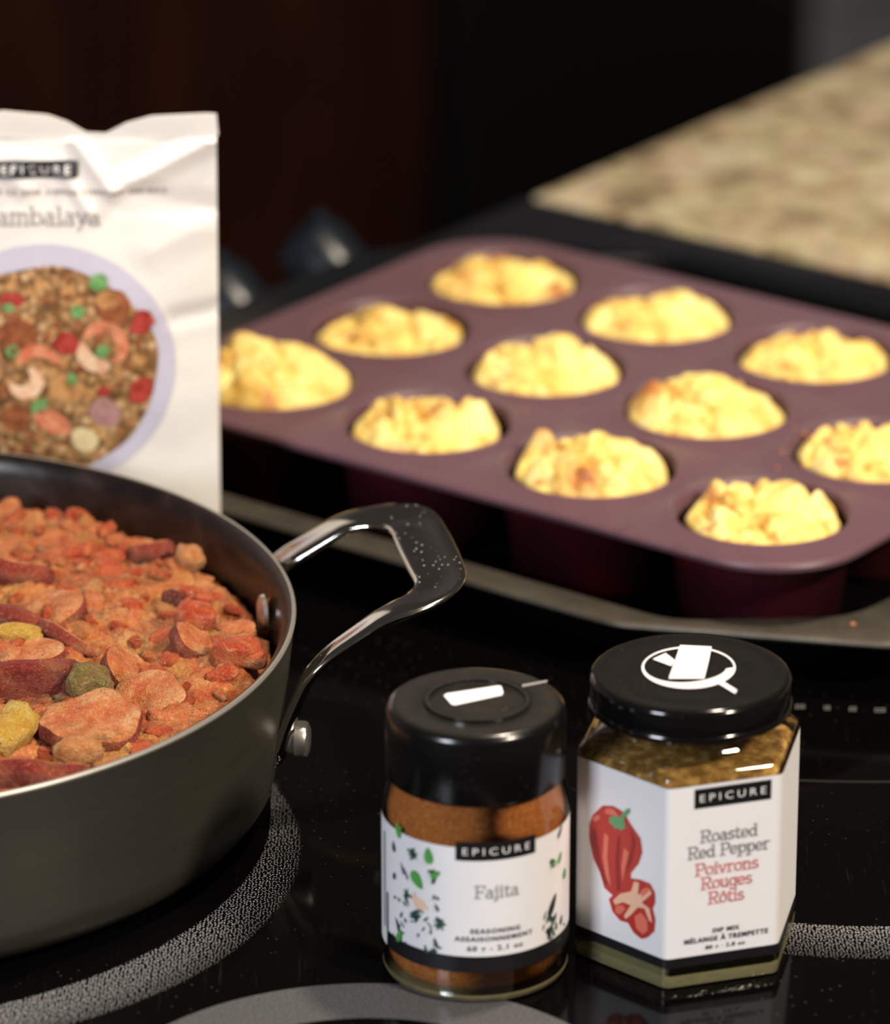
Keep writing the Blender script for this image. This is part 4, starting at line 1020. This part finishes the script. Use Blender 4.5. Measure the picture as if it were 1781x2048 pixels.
hexsolid('glass_base', [(.0362, .0002, .004), (.0374, .0006, .0035), (.0376, .0018, .003), (.0376, .0040, .003), (.0370, .0070, .0035), (.0330, .0060, .006)], M['glass_base'], hexj)
hexsolid('dip_mix', [(.0335, .0072, .004), (.0358, .0090, .0035), (.0358, .0670, .0035), (.0345, .0690, .006), (.0320, .0700, .010)], M['dip'], hexj)
LR2 = .0322
lid2 = cyl([(LR2-.003, .0823), (LR2-.0004, .0820), (LR2, .0826), (LR2-.0002, .0838), (LR2-.0006, .0843), (LR2-.0006, .0912), (LR2-.0012, .0924), (LR2-.0024, .0931), (LR2-.0040, .0929), (LR2-.0052, .0924), (.0215, .0924), (.0208, .0926), (.0200, .0924), (.0001, .0924)], 'lid', M['lid2'], HC, 128, hexj)
ZL2 = .0926
cx_, cy_ = 1378, 1335
def ell(a, rx, ry): return (cx_+rx*math.cos(R(a)), cy_-ry*math.sin(R(a)))
quads = []
for k in range(72):
    a, b = k*5, k*5+5
    def th_(q): q %= 360; return .07+.30*max(0, math.sin(R((q-150)/2)))**2 if q > 150 else .07
    ta, tb = th_(a), th_(b)
    quads.append([ell(a, 94, 42), ell(b, 94, 42), ell(b, 94*(1-tb*.55), 42*(1-tb)), ell(a, 94*(1-ta*.55), 42*(1-ta))])
quads.append([(1361, 1290), (1424, 1293), (1419, 1318), (1409, 1357), (1338, 1357), (1352, 1318)])
quads.append([(1332, 1306), (1350, 1320), (1344, 1332), (1306, 1318)])
quads.append([(1436, 1366), (1446, 1362), (1475, 1380), (1471, 1387)])
ptop = []
vs, fs = [], []
for p in quads:
    k = len(vs); vs += [at(x, y, ZL2+.0002+(.0001 if len(quads)-3 <= quads.index(p) else 0)+(.0001 if p is quads[-3] else 0)) for x, y in p]; fs.append(tuple(range(k, k+len(p))))
meshob('white_mark', vs, fs, M['sticker'], lid2, False)
# label wraps three faces: path length x from the front vertex, right positive
def hmap(x, z, off=0.0):
    fl_ = HS; k = math.floor(x/fl_); t = x/fl_-k
    a = A0+k*PI/3; b = A0+(k+1)*PI/3; s = HS-.00035+off
    p = Vector((math.cos(a), math.sin(a), 0)).lerp(Vector((math.cos(b), math.sin(b), 0)), t)*s
    # soften the fold like the rounded glass corner
    e = min(t, 1-t)*fl_
    if e < .0022: p *= 1-.012*(1-e/.0022)**2
    return Vector((HC.x+p.x, HC.y+p.y, z))
HB, HT = .0074, .0693
n = 300
v, f = sheetgrid(-.0375, .0750, HB, HT, n); lab2 = meshob('paper_label', [hmap(x, z, .0005) for x, z in v], f, M['paper'], hexj)
printed('black_band', [sheetgrid(-.0375, .0750, HB, HB+.0034, n)], hmap, .00065, M['ink_black'], lab2)
tx = .0197
def hx_(px, z=.04): return (px-1335)/237*HS
printed('brand_box', [sheetgrid(.0086, .0337, .0615, .0682, 8)], hmap, .0007, M['ink_black'], lab2)
printed('brand_lettering', [fit_text('EPICURE', .0215, .0025, .02115, .0649, 0, 1.5)], hmap, .0009, M['ink_white'], lab2)
printed('title_lettering', [serif('Roasted', .0188, tx+.0005, .0498, .0040, .12), serif('Red Pepper', .0268, tx+.0005, .0446, .0040, .12)], hmap, .0008, M['ink_grey'], lab2)
printed('french_lettering', [serif('Poivrons', .0208, tx, .0386, .0040, .12), serif('Rouges', .0168, tx, .0336, .0040, .12), serif('Rôtis', .0118, tx, .0283, .0040, .12)], hmap, .0008, M['ink_red'], lab2)
printed('small_lettering', [fit_text('DIP MIX', .0088, .0016, tx+.0002, .0188, .03, 1.2), fit_text('MÉLANGE À TREMPETTE', .0276, .0022, tx+.0003, .0163, .03, 1.2), fit_text('80 g · 2.8 oz', .0130, .0019, tx, .0130, .02, 1.2)], hmap, .0008, M['ink_dark'], lab2)
# pepper pictures on the left face. position from pixels
def hl(px, py):
    t = (1334-px)/191.0      # 0 at the front fold, 1 at the far vertical edge
    return (-t*HS, ((1979-70*t)-py)/5.82*mm)
def hpoly(pts): return poly2([hl(*p) for p in pts])
printed('pepper_print', [hpoly([(1180, 1625), (1200, 1606), (1222, 1607), (1245, 1620), (1256, 1640), (1279, 1672), (1283, 1700), (1276, 1722), (1260, 1742), (1262, 1765), (1254, 1782), (1240, 1788), (1222, 1786), (1206, 1772), (1196, 1740), (1182, 1712), (1173, 1672), (1173, 1645)])], hmap, .0007, M['pep1'], lab2)
printed('pepper_shade_print', [hpoly([(1179, 1650), (1188, 1660), (1198, 1720), (1214, 1765), (1206, 1765), (1190, 1722), (1177, 1680)]), hpoly([(1232, 1668), (1238, 1668), (1236, 1720), (1240, 1780), (1232, 1780), (1228, 1720)]), hpoly([(1258, 1650), (1270, 1680), (1262, 1720), (1250, 1745), (1256, 1712), (1262, 1684)])], hmap, .00075, M['pep5'], lab2)
printed('pepper_light_print', [hpoly([(1207, 1612), (1222, 1612), (1236, 1628), (1222, 1626), (1206, 1622)]), hpoly([(1205, 1660), (1214, 1668), (1212, 1710), (1220, 1770), (1210, 1750), (1202, 1710)]), hpoly([(1246, 1690), (1256, 1700), (1250, 1726), (1244, 1760), (1241, 1730)]), hpoly([(1180, 1630), (1192, 1624), (1196, 1632), (1184, 1640)])], hmap, .0008, M['pep2'], lab2)
printed('pepper_stem_print', [hpoly([(1215, 1630), (1228, 1626), (1236, 1630), (1250, 1612), (1257, 1612), (1256, 1620), (1245, 1632), (1249, 1650), (1240, 1656), (1232, 1650), (1228, 1654), (1222, 1644), (1216, 1642)])], hmap, .0009, M['pep3'], lab2)
printed('cut_pepper_print', [hpoly([(1216, 1795), (1228, 1782), (1250, 1770), (1262, 1752), (1280, 1754), (1300, 1762), (1310, 1780), (1311, 1800), (1306, 1812), (1312, 1835), (1310, 1858), (1296, 1871), (1284, 1874), (1268, 1862), (1256, 1842), (1240, 1838), (1224, 1820)])], hmap, .0008, M['pep1'], lab2)
printed('cut_pepper_flesh_print', [hpoly([(1225, 1797), (1240, 1783), (1262, 1778), (1268, 1758), (1278, 1760), (1276, 1785), (1300, 1772), (1304, 1782), (1284, 1800), (1300, 1812), (1306, 1840), (1300, 1836), (1290, 1812), (1276, 1810), (1262, 1826), (1252, 1834), (1248, 1828), (1262, 1806), (1246, 1800), (1230, 1806)])], hmap, .0009, M['pep4'], lab2)
printed('cut_pepper_seed_print', [hpoly([(1270, 1828), (1284, 1820), (1296, 1836), (1298, 1856), (1288, 1864), (1274, 1852)]), hpoly([(1232, 1808), (1246, 1806), (1252, 1814), (1240, 1826), (1230, 1820)]), hpoly([(1282, 1776), (1296, 1768), (1300, 1776), (1284, 1790)])], hmap, .0010, M['pep2'], lab2)
